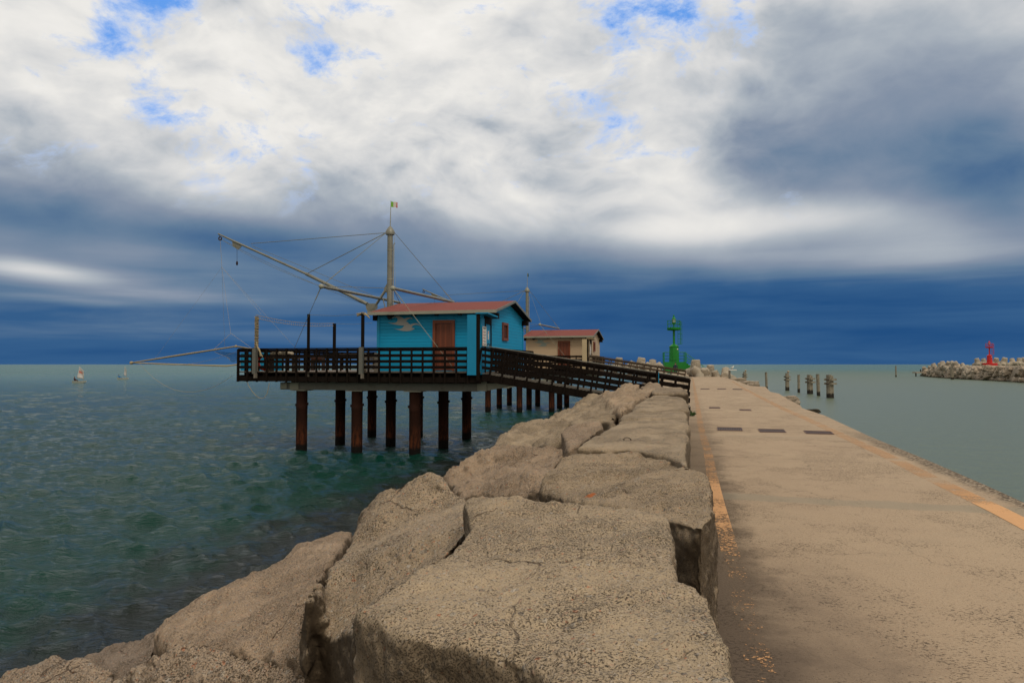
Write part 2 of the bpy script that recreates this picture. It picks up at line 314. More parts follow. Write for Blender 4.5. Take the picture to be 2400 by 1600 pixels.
def road_mat():
    m, g, b = new_mat('pier_concrete'); p = g.pos(); x, y, z = g.sep(p)[:3]
    dx, dy = math.sin(R(14.4)), math.cos(R(14.4))
    al = g.m('ADD', g.m('MULTIPLY', x, dx), g.m('MULTIPLY', y, dy))       # along the pier
    la = g.m('SUBTRACT', g.m('MULTIPLY', x, dy), g.m('MULTIPLY', y, dx))  # across the pier
    big = g.noise(p, .35, 6, .6); mid = g.noise(p, 2.3, 6, .62); fin = g.noise(p, 60, 4, .65); grit = g.noise(p, 150, 2, .6)
    base = (.435,.33,.225)
    c = g.mix(g.ss(big, .35, .68), base, (.40,.30,.205))
    c = g.mix(g.m('MULTIPLY', g.ss(mid, .5, .75), .35), c, (.33,.26,.185))
    brush = g.noise(g.comb(g.m('MULTIPLY', la, 3.0), g.m('MULTIPLY', al, 26.0), 0.0), 1.0, 5, .6)
    c = g.mix(g.m('MULTIPLY', g.ss(brush, .5, .8), .16), c, (.25,.2,.15))
    v = g.voro(p, 70); t = g.sep(v.outputs['Color'])
    peb = g.m('MULTIPLY', g.m('LESS_THAN', v.outputs[0], .3), g.m('GREATER_THAN', t[1], .55))
    c = g.mix(g.m('MULTIPLY', peb, .5), c, g.ramp(t[0], [(0,(.17,.14,.11)),(.3,(.3,.25,.2)),(.65,(.5,.42,.33)),(.93,(.45,.2,.12))], 'CONSTANT'))
    gr = g.noise(g.vm('ADD', p, (2,8,3)), 60, 6, .78); c = g.mix(g.m('MULTIPLY', g.ss(gr, .53, .66), .5), c, (.12,.09,.065)); c = g.mix(g.m('MULTIPLY', g.m('SUBTRACT', 1.0, g.ss(gr, .34, .46)), .3), c, (.62,.50,.37))
    # dark pits, denser on the worn patches
    wear = g.ss(g.noise(g.vm('ADD', p, (9, 4, 0)), 1.3, 5, .65), .36, .6)
    pit = g.noise(g.vm('MULTIPLY', g.vm('ADD', p, (1, 2, 0)), (.75, 1.2, 1)), 55, 7, .74, .3)
    pm = g.ss(pit, g.m('MULTIPLY_ADD', wear, -.09, .635), g.m('MULTIPLY_ADD', wear, -.09, .665))
    c = g.mix(g.m('MULTIPLY', pm, .75), c, (.035,.028,.02))
    # stained strip beside the blocks with their shadow painted in, darker towards the camera
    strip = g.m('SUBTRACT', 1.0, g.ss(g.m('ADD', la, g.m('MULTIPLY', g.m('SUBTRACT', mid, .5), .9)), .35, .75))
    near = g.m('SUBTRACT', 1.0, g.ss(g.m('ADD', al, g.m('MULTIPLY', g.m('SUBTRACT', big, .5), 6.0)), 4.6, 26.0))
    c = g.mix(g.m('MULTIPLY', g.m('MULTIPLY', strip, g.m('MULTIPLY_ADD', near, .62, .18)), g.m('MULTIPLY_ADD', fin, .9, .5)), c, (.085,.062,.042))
    worn_shaded = g.m('MULTIPLY', g.m('SUBTRACT', 1.0, g.ss(g.m('ADD', la, g.m('MULTIPLY', g.m('SUBTRACT', mid, .5), 1.3)), .5, 1.7)), g.m('SUBTRACT', 1.0, g.ss(g.m('ADD', al, g.m('MULTIPLY', g.m('SUBTRACT', mid, .5), 2.0)), 3.5, 7.2)))  # stained patch by the camera, with block shade and vignette painted into it
    c = g.mix(g.m('MULTIPLY', worn_shaded, .72), c, (.13,.098,.075))
    # broken gravelly edge on the harbour side
    edge = g.m('MULTIPLY', g.ss(g.m('ADD', la, g.m('MULTIPLY', g.m('SUBTRACT', mid, .5), .35)), 3.62, 3.8), g.m('SUBTRACT', 1.0, g.ss(al, 15, 20)))
    vg = g.voro(p, 34); tg = g.sep(vg.outputs['Color'])
    gc = g.ramp(tg[0], [(0,(.05,.04,.03)),(.3,(.16,.125,.09)),(.6,(.30,.24,.17)),(.85,(.4,.33,.25))], 'CONSTANT')
    c = g.mix(g.m('MULTIPLY', edge, .8), c, gc)
    ck = g.n('ShaderNodeTexVoronoi', {'Vector': g.vm('ADD', p, g.vm('SCALE', g.noisec(p, 3.0, 5), .5)), 'Scale': .42}, feature='DISTANCE_TO_EDGE').outputs['Distance']
    ck = g.m('MULTIPLY', g.m('SUBTRACT', 1.0, g.ss(ck, .0, .004)), g.ss(g.noise(g.vm('ADD', p, (4, 4, 9)), .6, 4, .6), .47, .56))
    c = g.mix(g.m('MULTIPLY', ck, .5), c, (.07, .055, .04))
    # transverse joints and smooth grey mortar repairs
    jn = g.m('ADD', g.m('MULTIPLY', g.m('SUBTRACT', g.noise(p, 1.1, 3, .5), .5), .5), g.m('MULTIPLY', g.m('SUBTRACT', g.noise(p, 9, 4, .7), .5), .16))
    def band(a0, w, soft=.03):
        dd = g.m('ABSOLUTE', g.m('SUBTRACT', g.m('ADD', al, g.m('ADD', jn, g.m('MULTIPLY', la, .06))), a0))
        return g.m('SUBTRACT', 1.0, g.ss(dd, w-soft, w+soft))
    rep = g.m('MULTIPLY', g.m('MAXIMUM', band(9.05, .22, .05), g.m('MULTIPLY', band(16.7, .16), .45)), g.ss(g.noise(g.comb(la, 0.0, 0.0), 1.3, 3, .6), .36, .45))
    c = g.mix(g.m('MULTIPLY', rep, .55), c, (.27,.24,.18))
    jo = g.m('MAXIMUM', g.m('MAXIMUM', band(12.9, .012, .012), band(22.2, .02, .02)), g.m('MAXIMUM', band(31, .03, .03), band(45, .04, .04)))
    c = g.mix(g.m('MULTIPLY', jo, .5), c, (.13,.11,.09))
    g.set(b, 'Base Color', c); g.set(b, 'Roughness', .9); g.set(b, 'Specular IOR Level', .2)
    flat = g.m('SUBTRACT', 1.0, g.m('MULTIPLY', rep, .9))
    h = g.m('MULTIPLY', g.m('ADD', g.m('ADD', g.m('MULTIPLY', pm, -1.0), g.m('MULTIPLY', grit, .3)), g.m('ADD', g.m('MULTIPLY', fin, .5), g.m('MULTIPLY', edge, g.m('MULTIPLY', vg.outputs[0], 3.0)))), flat)
    h = g.m('ADD', h, g.m('MULTIPLY', mid, 1.5))
    g.set(b, 'Normal', g.bump(h, .7, .008))
    return m
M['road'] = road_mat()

def paint_mat(wear_near):
    m, g, b = new_mat('worn_road_paint'); p = g.pos(); x, y, z = g.sep(p)[:3]
    dx, dy = math.sin(R(14.4)), math.cos(R(14.4))
    al = g.m('ADD', g.m('MULTIPLY', x, dx), g.m('MULTIPLY', y, dy)); la = g.m('SUBTRACT', g.m('MULTIPLY', x, dy), g.m('MULTIPLY', y, dx))
    c = g.mix(g.noise(p, 14, 5, .6), (.74,.41,.19), (.58,.33,.16))
    chip = g.noise(p, 34, 8, .68, .3)
    patchy = g.noise(g.comb(g.m('MULTIPLY', la, .6), al, 2.0), 1.5, 4, .6)
    if wear_near:   # the left line: nearly gone near the camera, worn in bars farther on
        bars = g.noise(g.comb(g.m('MULTIPLY', la, .25), g.m('MULTIPLY', al, 1.0), 0.0), 1.9, 6, .75)
        t0 = g.m('ADD', g.m('MULTIPLY', g.m('SUBTRACT', 1.0, g.ss(al, 5.6, 7.0)), -.16), .02)
        mid_ = g.m('MULTIPLY', g.m('SUBTRACT', 1.0, g.ss(g.m('ABSOLUTE', g.m('SUBTRACT', al, 8.9)), .7, 1.9)), .13)
        s_ = g.m('ADD', g.m('ADD', t0, g.m('SUBTRACT', mid_, .03)), g.m('ADD', g.m('MULTIPLY', g.m('SUBTRACT', bars, .5), .75), g.m('MULTIPLY', g.m('SUBTRACT', chip, .5), 1.35)))
        a = g.ss(s_, -.015, .03)
        far = g.ss(al, 9.5, 11.0); a = g.m('MULTIPLY', a, g.m('MULTIPLY_ADD', far, -.3, .95))
    else:
        s_ = g.m('ADD', g.m('MULTIPLY', g.m('SUBTRACT', patchy, .42), 1.2), g.m('MULTIPLY', g.m('SUBTRACT', chip, .5), 1.0))
        s_ = g.m('ADD', s_, g.m('MULTIPLY', g.m('SUBTRACT', 1.0, g.ss(al, 8.3, 9.3)), .4))
        a = g.m('MULTIPLY', g.ss(s_, -.04, .10), g.m('MULTIPLY_ADD', g.ss(al, 9.0, 11.0), -.6, .96))
    g.set(b, 'Base Color', c); g.set(b, 'Roughness', .75); g.set(b, 'Specular IOR Level', .2); g.set(b, 'Alpha', a)
    g.set(b, 'Normal', g.bump(chip, .3, .004))
    return m
M['line_left'] = paint_mat(True); M['line_right'] = paint_mat(False)

def water_mat():
    m, g, b = new_mat('sea_water'); p = g.pos(); x, y, z = g.sep(p)[:3]
    dx, dy = math.sin(R(14.4)), math.cos(R(14.4))
    la = g.m('SUBTRACT', g.m('MULTIPLY', x, dy), g.m('MULTIPLY', y, dx))
    al = g.m('ADD', g.m('MULTIPLY', x, dx), g.m('MULTIPLY', y, dy))
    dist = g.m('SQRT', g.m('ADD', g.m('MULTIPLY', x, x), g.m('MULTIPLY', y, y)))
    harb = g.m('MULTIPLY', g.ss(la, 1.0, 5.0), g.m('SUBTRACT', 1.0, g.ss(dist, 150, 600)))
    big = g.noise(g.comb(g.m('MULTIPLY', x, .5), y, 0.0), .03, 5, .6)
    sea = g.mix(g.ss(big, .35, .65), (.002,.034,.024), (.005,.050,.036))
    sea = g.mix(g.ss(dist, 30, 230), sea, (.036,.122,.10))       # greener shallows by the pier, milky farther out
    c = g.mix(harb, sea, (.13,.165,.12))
    shore = g.m('MULTIPLY', g.ss(g.m('ADD', la, g.m('MULTIPLY', g.m('SUBTRACT', g.noise(p, .8, 5, .6), .5), 4.5)), -10.6, -7.6), g.m('SUBTRACT', 1.0, g.ss(la, -2, 0)))
    c = g.mix(g.m('MULTIPLY', shore, .85), c, (.016,.014,.014))
    g.set(b, 'Base Color', c); g.set(b, 'IOR', 1.333); g.set(b, 'Specular Tint', (.62, .92, .82, 1))
    g.set(b, 'Roughness', g.m('ADD', g.m('MULTIPLY_ADD', g.ss(dist, 20, 400), .22, .06), g.m('MULTIPLY', harb, .22)))
    g.set(b, 'Specular IOR Level', g.m('MULTIPLY_ADD', harb, -.1, .3))
    pr = g.n('ShaderNodeMapping', {'Vector': p, 'Rotation': (0, 0, R(12)), 'Scale': (.55, 1.5, 1)}).outputs[0]
    n1 = g.noise(pr, 1.3, 6, .64, .4); n2 = g.noise(pr, 6.5, 5, .62, .3)
    h = g.m('ADD', g.m('MULTIPLY', n1, .55), g.m('MULTIPLY', n2, .26))
    amp = g.m('MULTIPLY', g.m('MULTIPLY_ADD', harb, -.78, 1.0), g.m('MULTIPLY_ADD', g.ss(dist, 15, 60), .3, .7))
    g.set(b, 'Normal', g.bump(g.m('MULTIPLY', h, amp), .9, .45))
    return m
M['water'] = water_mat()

def siding_mat(name, col, col2):
    """painted horizontal weatherboarding"""
    m, g, b = new_mat(name); p = g.coord('Object'); z = g.sep(p)[2]
    f = g.m('FRACT', g.m('MULTIPLY', z, 1/.135)); board = g.m('FLOOR', g.m('MULTIPLY', z, 1/.135))
    rnd = g.n('ShaderNodeTexWhiteNoise', {'W': board}, noise_dimensions='1D').outputs[0]
    groove = g.m('SUBTRACT', 1.0, g.ss(g.m('MINIMUM', f, g.m('SUBTRACT', 1.0, f)), .0, .055))
    grain = g.noise(g.n('ShaderNodeMapping', {'Vector': p, 'Scale': (1, 1, 12)}).outputs[0], 3, 6, .6)
    c = g.mix(g.m('ADD', g.m('MULTIPLY', rnd, .5), g.m('MULTIPLY', grain, .5)), col, col2)
    gaps = g.ss(g.noise(g.n('ShaderNodeMapping', {'Vector': p, 'Scale': (1, 1, 7)}).outputs[0], .9, 3, .5), .38, .6)
    c = g.mix(g.m('MULTIPLY', groove, g.m('MULTIPLY_ADD', gaps, .45, .3)), c, tuple(v*.25 for v in col))
    g.set(b, 'Base Color', c); g.set(b, 'Roughness', .55); g.set(b, 'Specular IOR Level', .3)
    g.set(b, 'Normal', g.bump(g.m('ADD', g.m('MULTIPLY', groove, -1.0), g.m('MULTIPLY', grain, .15)), .8, .012))
    return m
M['blue'] = siding_mat('blue_boards', (.0,.26,.48), (.0,.29,.53))
M['cream'] = siding_mat('cream_boards', (.47,.35,.225), (.52,.39,.255))
M['blue_flat'] = simple('blue_paint', (.0,.225,.42), .5, .08, 3, bump=.15)
M['cream_flat'] = simple('cream_paint', (.48,.38,.23), .5, .08, 3, bump=.15)
def plank_mat(name, col, axis=0, w=.11):
    m, g, b = new_mat(name); p = g.coord('Object'); a = g.sep(p)[axis]
    f = g.m('FRACT', g.m('MULTIPLY', a, 1/w)); idx = g.m('FLOOR', g.m('MULTIPLY', a, 1/w))
    rnd = g.n('ShaderNodeTexWhiteNoise', {'W': idx}, noise_dimensions='1D').outputs[0]
    groove = g.m('SUBTRACT', 1.0, g.ss(g.m('MINIMUM', f, g.m('SUBTRACT', 1.0, f)), .0, .08))
    sc = (9, 9, .8) if axis < 2 else (1, 1, 9)
    grain = g.noise(g.n('ShaderNodeMapping', {'Vector': p, 'Scale': sc}).outputs[0], 5, 7, .65, .5)
    c = g.mix(g.m('ADD', g.m('MULTIPLY', rnd, .5), g.m('MULTIPLY', grain, .6)), tuple(v*.55 for v in col), tuple(v*1.35 for v in col))
    c = g.mix(g.m('MULTIPLY', groove, .8), c, tuple(v*.2 for v in col))
    g.set(b, 'Base Color', c); g.set(b, 'Roughness', .6)
    g.set(b, 'Normal', g.bump(g.m('ADD', g.m('MULTIPLY', groove, -1.0), g.m('MULTIPLY', grain, .3)), .7, .008))
    return m
M['door'] = plank_mat('varnished_planks', (.145,.034,.011))
M['door_frame'] = simple('varnished_wood', (.17,.042,.014), .5, .3, 4, stretch=(6,6,1))
M['dark_wood'] = simple('creosoted_wood', (.0085,.0052,.0034), .8, .5, 3, bump=.4, stretch=(1,1,6), spec=.12)
M['mid_wood'] = simple('weathered_brown_wood', (.075,.05,.03), .8, .4, 3, bump=.4, stretch=(1,1,6))
M['grey_wood'] = simple('silver_grey_wood', (.17,.15,.12), .85, .4, 3, bump=.5, dirt=((.04,.035,.025), .7), stretch=(4,4,.7))
M['deck'] = plank_mat('deck_planks', (.17,.12,.08), 1, .12)
M['galv'] = simple('galvanised_steel', (.15,.15,.13), .55, .2, 3, .35, .15, dirt=((.09,.075,.05), .6))
M['galv_light'] = simple('pale_galvanised_steel', (.30,.30,.24), .55, .15, 3, .2, .15)
M['galv_pole'] = simple('galvanised_tube', (.22,.22,.185), .5, .15, 4, .35, .1, dirt=((.12,.11,.08), .5))
def rust_mat():
    m, g, b = new_mat('rusty_steel'); p = g.coord(); z = g.sep(g.pos())[2]
    n1 = g.noise(p, 2.2, 7, .62); n2 = g.noise(g.n('ShaderNodeMapping', {'Vector': p, 'Scale': (3, 3, .7)}).outputs[0], 4, 6, .68)
    c = g.mix(n1, (.020,.007,.004), (.040,.013,.007))
    zz = g.m('ADD', z, g.m('MULTIPLY', g.m('SUBTRACT', n2, .5), 1.6))
    scab = g.m('MULTIPLY', g.m('SUBTRACT', 1.0, g.ss(zz, .7, 1.5)), g.ss(n2, .42, .62))
    c = g.mix(scab, c, (.115,.033,.012))
    tide = g.m('SUBTRACT', 1.0, g.ss(g.m('ADD', z, g.m('MULTIPLY', g.m('SUBTRACT', n1, .5), .35)), .26, .42)); c = g.mix(tide, c, (.008,.006,.005))
    g.set(b, 'Base Color', c); g.set(b, 'Roughness', .85); g.set(b, 'Specular IOR Level', .2); g.set(b, 'Normal', g.bump(g.m('ADD', n1, g.m('MULTIPLY', scab, .6)), .7, .02)); return m
M['rust'] = rust_mat()
M['roof'] = None
def roof_mat():
    m, g, b = new_mat('red_roof_shingles'); p = g.coord('Object'); s_, t_ = g.sep(p)[0], g.sep(p)[1]
    rows = g.m('FRACT', g.m('MULTIPLY', t_, 1/.33)); groove = g.m('SUBTRACT', 1.0, g.ss(g.m('MINIMUM', rows, g.m('SUBTRACT', 1.0, rows)), .0, .07))
    c = g.mix(g.noise(p, 1.4, 6, .65), (.18,.027,.015), (.235,.042,.024)); c = g.mix(g.m('MULTIPLY', g.noise(p, 40, 3, .6), .35), c, (.10,.03,.025))
    c = g.mix(g.m('MULTIPLY', groove, .35), c, (.07,.02,.015))
    g.set(b, 'Base Color', c); g.set(b, 'Roughness', .8); g.set(b, 'Normal', g.bump(g.m('ADD', g.m('MULTIPLY', groove, -1.0), g.noise(p, 60, 3, .6)), .5, .006)); return m
M['roof'] = roof_mat()
M['rope'] = simple('pale_rope', (.36,.29,.17), .9, .3, 30)
M['cable'] = simple('steel_cable', (.20,.20,.15), .5, .1, 10, .4, 0)
M['net'] = simple('fishing_net_twine', (.35,.30,.22), .9, .3, 12)
M['green'] = simple('green_marine_paint', (.005,.185,.018), .45, .2, 3, 0, .15)
M['red'] = simple('red_marine_paint', (.5,.016,.014), .45, .12, 3, 0, .15)
M['glass'] = simple('lantern_glass', (.35,.38,.36), .15, .1, 3, .2, 0)
M['dark_glass'] = simple('window_glass', (.02,.025,.03), .08, .1, 3, .2, 0)
M['white'] = simple('white_paint', (.62,.60,.55), .5, .08, 4)
M['sail'] = simple('sail_cloth', (.60,.57,.55), .8, .05, 2)
M['sail_red'] = simple('red_sail_mark', (.62,.2,.14), .8, .05, 2)
M['gull_grey'] = simple('grey_emblem_paint', (.37,.38,.36), .6, .05, 3)
M['gull_blue'] = simple('pale_blue_emblem_paint', (.26,.31,.27), .6, .05, 3)
M['black'] = simple('black_rubber', (.012,.012,.012), .7, .1, 4)
M['orange'] = simple('orange_red_plastic', (.5,.045,.015), .5, .1, 4)
M['iron'] = simple('rusted_iron', (.05,.03,.022), .7, .3, 20, .3)
M['skin'] = simple('skin', (.38,.2,.13), .6, .05, 4)
M['hair'] = simple('dark_hair', (.02,.014,.01), .7, .1, 20)
M['leaf'] = simple('weed_leaves', (.03,.08,.015), .6, .4, 8)
M['dry_leaf'] = simple('dry_scrub', (.13,.09,.05), .8, .4, 8)
def flag_mat():
    m, g, b = new_mat('tricolour_cloth'); x = g.sep(g.coord('Generated'))[0]
    c = g.ramp(x, [(0, (.19,.48,.05)), (.36, (.62,.58,.52)), (.78, (.6,.10,.10))], 'CONSTANT')
    g.set(b, 'Base Color', c); g.set(b, 'Roughness', .8); return m
M['flag'] = flag_mat()

M['grate'] = simple('grating_steel', (.17,.10,.08), .6, .3, 20, .3)
M['hull'] = simple('shaded_hull_paint', (.34,.35,.31), .5, .1, 4)  # white hull paint greyed, the shadow on it put into the colour
# ---------- sea ----------
PD_ = Vector((math.sin(R(14.4)), math.cos(R(14.4)), 0)); PL_ = Vector((math.cos(R(14.4)), -math.sin(R(14.4)), 0))
def pier(al, la, z=0.0): return PD_*al + PL_*la + Vector((0, 0, z))
def al_la(p): return p.x*PD_.x+p.y*PD_.y, p.x*PL_.x+p.y*PL_.y
def grid_faces(n, m, wrap=False):
    i = np.arange(n-1)[:, None]; j = np.arange(m if wrap else m-1)[None, :]
    a = i*m+j; b = i*m+(j+1) % m; c = (i+1)*m+(j+1) % m; d = (i+1)*m+j
    return np.stack([a, b, c, d], -1).reshape(-1, 4)
def np_mesh(name, V, F, mat, smooth=True, parent=None):
    me = bpy.data.meshes.new(name); me.vertices.add(len(V)); me.vertices.foreach_set('co', np.asarray(V, dtype=np.float32).ravel())
    F = np.asarray(F, dtype=np.int32); k = F.shape[1]
    me.loops.add(F.size); me.loops.foreach_set('vertex_index', F.ravel())
    me.polygons.add(len(F)); me.polygons.foreach_set('loop_start', np.arange(0, F.size, k, dtype=np.int32)); me.polygons.foreach_set('loop_total', np.full(len(F), k, dtype=np.int32))
    me.update(calc_edges=True); me.validate()
    if smooth: me.polygons.foreach_set('use_smooth', np.ones(len(F), dtype=bool))
    me.materials.append(mat); o = bpy.data.objects.new(name, me); COL.objects.link(o); o.parent = parent; return o
def build_sea():
    rr = np.concatenate([[.5], np.geomspace(2.2, 330, 820), np.geomspace(345, 30000, 60)])
    th = np.concatenate([np.radians(np.arange(-180, -50, 5.0)), np.radians(np.arange(-50, 50.01, .145)), np.radians(np.arange(55, 180, 5.0))])
    rad, T = np.meshgrid(rr, th, indexing='ij'); X = rad*np.sin(T); Y = rad*np.cos(T)
    cell = rad*.0062; Z = np.zeros_like(X); DX = np.zeros_like(X); DY = np.zeros_like(X)
    la = X*PL_.x+Y*PL_.y
    calm = 1-.86*np.clip((la+0)/5, 0, 1)
    g = np.random.default_rng(3); N = 110
    lam = np.geomspace(.28, 11, N)*g.uniform(.9, 1.1, N); main = R(205)
    for i in range(N):
        k = 2*np.pi/lam[i]; spread = .35+.55*(1-i/N)
        a = main + g.normal()*spread; kx, ky = math.sin(a)*k, math.cos(a)*k; ph = g.uniform(0, 6.283)
        slope = .066 if lam[i] < 1.3 else (.026 if lam[i] < 3 else .010)
        att = np.exp(-(cell/lam[i]*2.6)**2)*calm
        # wave groups: short waves come and go in patches
        q = kx*X+ky*Y+ph; am = slope/k*att
        Z += am*np.cos(q); DX -= am*.9*math.sin(a)*np.sin(q); DY -= am*.9*math.cos(a)*np.sin(q)
    pat = .95+.14*np.sin(X*.21+1.3*np.sin(Y*.11))*np.sin(Y*.17+1.1*np.sin(X*.09+2))
    Z *= pat; fade = np.clip((330-rad)/120, 0, 1)
    V = np.stack([X+DX*fade, Y+DY*fade, Z*fade], -1).reshape(-1, 3)
    F = grid_faces(len(rr), len(th), wrap=True)[:, ::-1]
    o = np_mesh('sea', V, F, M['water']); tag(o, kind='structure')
build_sea()

# ---------- rocks and concrete blocks ----------
def eval_mods(me, mods):
    o = bpy.data.objects.new('tmp', me); COL.objects.link(o)
    for t, kw in mods:
        md = o.modifiers.new('m', t)
        for k, v in kw.items(): setattr(md, k, v)
    dg = bpy.context.evaluated_depsgraph_get(); dg.update()
    r = bpy.data.meshes.new_from_object(o.evaluated_get(dg)); bpy.data.objects.remove(o); return r
def rough(me, amp, seed, f=1.0, fine=.35, ledge=0.0):
    n = len(me.vertices); co = np.empty(n*3, dtype=np.float32); me.vertices.foreach_get('co', co); no = np.empty(n*3, dtype=np.float32); me.vertices.foreach_get('normal', no)
    co = co.reshape(-1, 3); no = no.reshape(-1, 3); off = Vector((seed*3.1, seed*1.7, seed*.9)); d = np.empty(n)
    for i in range(n):
        p = Vector(co[i])
        a = MN.noise(p*(1.1*f)+off) + .55*MN.noise(p*(2.7*f)+off) + fine*MN.noise(p*(7*f)+off) + fine*.6*MN.noise(p*(19*f)+off)
        a += .9*abs(MN.noise(p*(1.5*f)+off*2)) + .45*abs(MN.noise(p*(3.7*f)-off)) - .3
        if fine > .3: a += fine*.45*MN.noise(p*(48*f)+off) + fine*.25*MN.noise(p*(90*f)+off)
        d[i] = a
    co = co + no*(d*amp)[:, None]
    me.vertices.foreach_set('co', co.astype(np.float32).ravel()); me.update()
def rock_mesh(name, top, zb, vox, amp, seed, it=30, flare=1.08, f=1.0, lean=(0, 0), fine=.35):
    """a block given by the corners of its top face, standing on the slope below"""
    top = [Vector(p) for p in top]; n = len(top); c = sum(top, Vector())/n
    rings = [top]
    for fr, fl in ((.35, 1+(flare-1)*.6), (1.0, flare)):
        rings.append([Vector((c.x+(p.x-c.x)*fl+lean[0]*fr, c.y+(p.y-c.y)*fl+lean[1]*fr, p.z+(zb-p.z)*fr)) for p in top])
    bm = bmesh.new(); vs = [[bm.verts.new(p) for p in r] for r in rings]
    bm.faces.new(vs[0]); bm.faces.new(vs[-1][::-1])
    for a, b in zip(vs[:-1], vs[1:]):
        for i in range(n): bm.faces.new((a[i], b[i], b[(i+1) % n], a[(i+1) % n]))
    bmesh.ops.triangulate(bm, faces=bm.faces[:]); bmesh.ops.recalc_face_normals(bm, faces=bm.faces)
    me = bpy.data.meshes.new(name); bm.to_mesh(me); bm.free()
    me = eval_mods(me, [('REMESH', dict(mode='VOXEL', voxel_size=vox)), ('SMOOTH', dict(factor=.5, iterations=it))])
    me.name = name; rough(me, amp, seed, f, fine)
    me.polygons.foreach_set('use_smooth', np.ones(len(me.polygons), dtype=bool)); me.update()
    return me
def rock(name, top, zb, vox, mat, label, group=None, cat='rock', **kw):
    pts = [P(*q) for q in top]; me = rock_mesh(name, pts, zb, vox, kw.pop('amp', .05), kw.pop('seed', 1), **kw)
    c = sum(pts, Vector())/len(pts); loc = Vector((c.x, c.y, zb))
    me.transform(Matrix.Translation(-loc)); me.materials.append(M[mat])
    o = bpy.data.objects.new(name, me); COL.objects.link(o); o.location = loc
    return tag(o, label, cat, group)
GR = 'rocks piled along the sea side of the pier'
BL = 'squared blocks in the row beside the pier road'
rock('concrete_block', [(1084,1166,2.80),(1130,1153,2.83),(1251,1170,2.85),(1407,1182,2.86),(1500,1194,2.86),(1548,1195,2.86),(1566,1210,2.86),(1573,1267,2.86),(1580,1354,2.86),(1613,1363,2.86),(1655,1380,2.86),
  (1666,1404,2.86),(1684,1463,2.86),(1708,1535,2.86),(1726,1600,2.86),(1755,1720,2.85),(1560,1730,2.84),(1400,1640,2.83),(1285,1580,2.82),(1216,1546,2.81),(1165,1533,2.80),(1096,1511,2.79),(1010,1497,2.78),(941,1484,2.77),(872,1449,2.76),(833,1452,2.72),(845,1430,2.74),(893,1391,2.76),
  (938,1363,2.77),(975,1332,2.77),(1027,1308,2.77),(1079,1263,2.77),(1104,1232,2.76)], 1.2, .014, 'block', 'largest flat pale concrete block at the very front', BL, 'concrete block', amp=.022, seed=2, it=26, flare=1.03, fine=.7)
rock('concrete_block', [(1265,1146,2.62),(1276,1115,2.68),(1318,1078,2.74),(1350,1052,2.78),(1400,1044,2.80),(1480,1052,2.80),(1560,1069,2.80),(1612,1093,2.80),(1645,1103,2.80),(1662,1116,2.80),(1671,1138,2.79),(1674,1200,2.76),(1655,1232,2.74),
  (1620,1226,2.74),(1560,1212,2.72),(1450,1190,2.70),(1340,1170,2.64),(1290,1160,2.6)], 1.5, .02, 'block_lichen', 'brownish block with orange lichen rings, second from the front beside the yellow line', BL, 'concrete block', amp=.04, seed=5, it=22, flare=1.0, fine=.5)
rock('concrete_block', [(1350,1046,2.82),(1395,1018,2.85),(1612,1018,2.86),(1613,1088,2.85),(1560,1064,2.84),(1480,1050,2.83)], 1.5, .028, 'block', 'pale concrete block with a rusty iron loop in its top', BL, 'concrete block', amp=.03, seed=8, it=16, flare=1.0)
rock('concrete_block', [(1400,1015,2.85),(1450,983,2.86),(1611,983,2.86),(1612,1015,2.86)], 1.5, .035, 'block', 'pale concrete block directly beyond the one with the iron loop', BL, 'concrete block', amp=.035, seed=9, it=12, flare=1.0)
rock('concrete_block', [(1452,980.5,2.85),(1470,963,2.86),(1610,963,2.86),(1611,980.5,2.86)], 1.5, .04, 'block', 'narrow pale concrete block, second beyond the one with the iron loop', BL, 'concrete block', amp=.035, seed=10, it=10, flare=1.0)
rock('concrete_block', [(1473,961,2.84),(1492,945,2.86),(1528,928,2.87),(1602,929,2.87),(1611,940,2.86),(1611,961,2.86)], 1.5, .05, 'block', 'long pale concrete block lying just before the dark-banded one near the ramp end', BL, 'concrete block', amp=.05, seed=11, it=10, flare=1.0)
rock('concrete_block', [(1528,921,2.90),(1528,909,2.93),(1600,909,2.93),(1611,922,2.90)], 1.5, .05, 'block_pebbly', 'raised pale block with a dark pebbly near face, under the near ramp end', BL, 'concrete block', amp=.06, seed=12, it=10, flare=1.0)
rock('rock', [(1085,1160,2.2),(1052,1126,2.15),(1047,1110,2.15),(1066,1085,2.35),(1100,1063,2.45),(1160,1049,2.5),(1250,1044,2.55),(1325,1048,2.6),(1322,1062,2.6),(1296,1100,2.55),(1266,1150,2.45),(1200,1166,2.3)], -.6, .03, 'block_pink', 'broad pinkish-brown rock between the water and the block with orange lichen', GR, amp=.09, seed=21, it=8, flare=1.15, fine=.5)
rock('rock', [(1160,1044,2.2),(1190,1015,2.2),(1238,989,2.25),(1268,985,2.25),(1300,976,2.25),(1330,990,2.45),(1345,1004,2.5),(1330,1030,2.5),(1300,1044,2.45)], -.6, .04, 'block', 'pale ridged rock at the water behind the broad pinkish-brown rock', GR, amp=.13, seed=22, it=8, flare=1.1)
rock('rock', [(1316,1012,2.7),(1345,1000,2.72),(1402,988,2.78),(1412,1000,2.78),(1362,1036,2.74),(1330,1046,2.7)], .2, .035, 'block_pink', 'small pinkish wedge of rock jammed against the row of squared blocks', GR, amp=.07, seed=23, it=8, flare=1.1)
rock('rock', [(1297,974,2.0),(1320,960,2.1),(1345,950,2.25),(1385,932,2.4),(1402,930,2.5),(1440,940,2.7),(1445,958,2.72),(1440,978,2.7),(1405,988,2.6),(1350,998,2.5),(1315,990,2.3)], -.6, .06, 'block', 'pale sloping rock at the water below the lower part of the near ramp', GR, amp=.14, seed=24, it=7, flare=1.05)
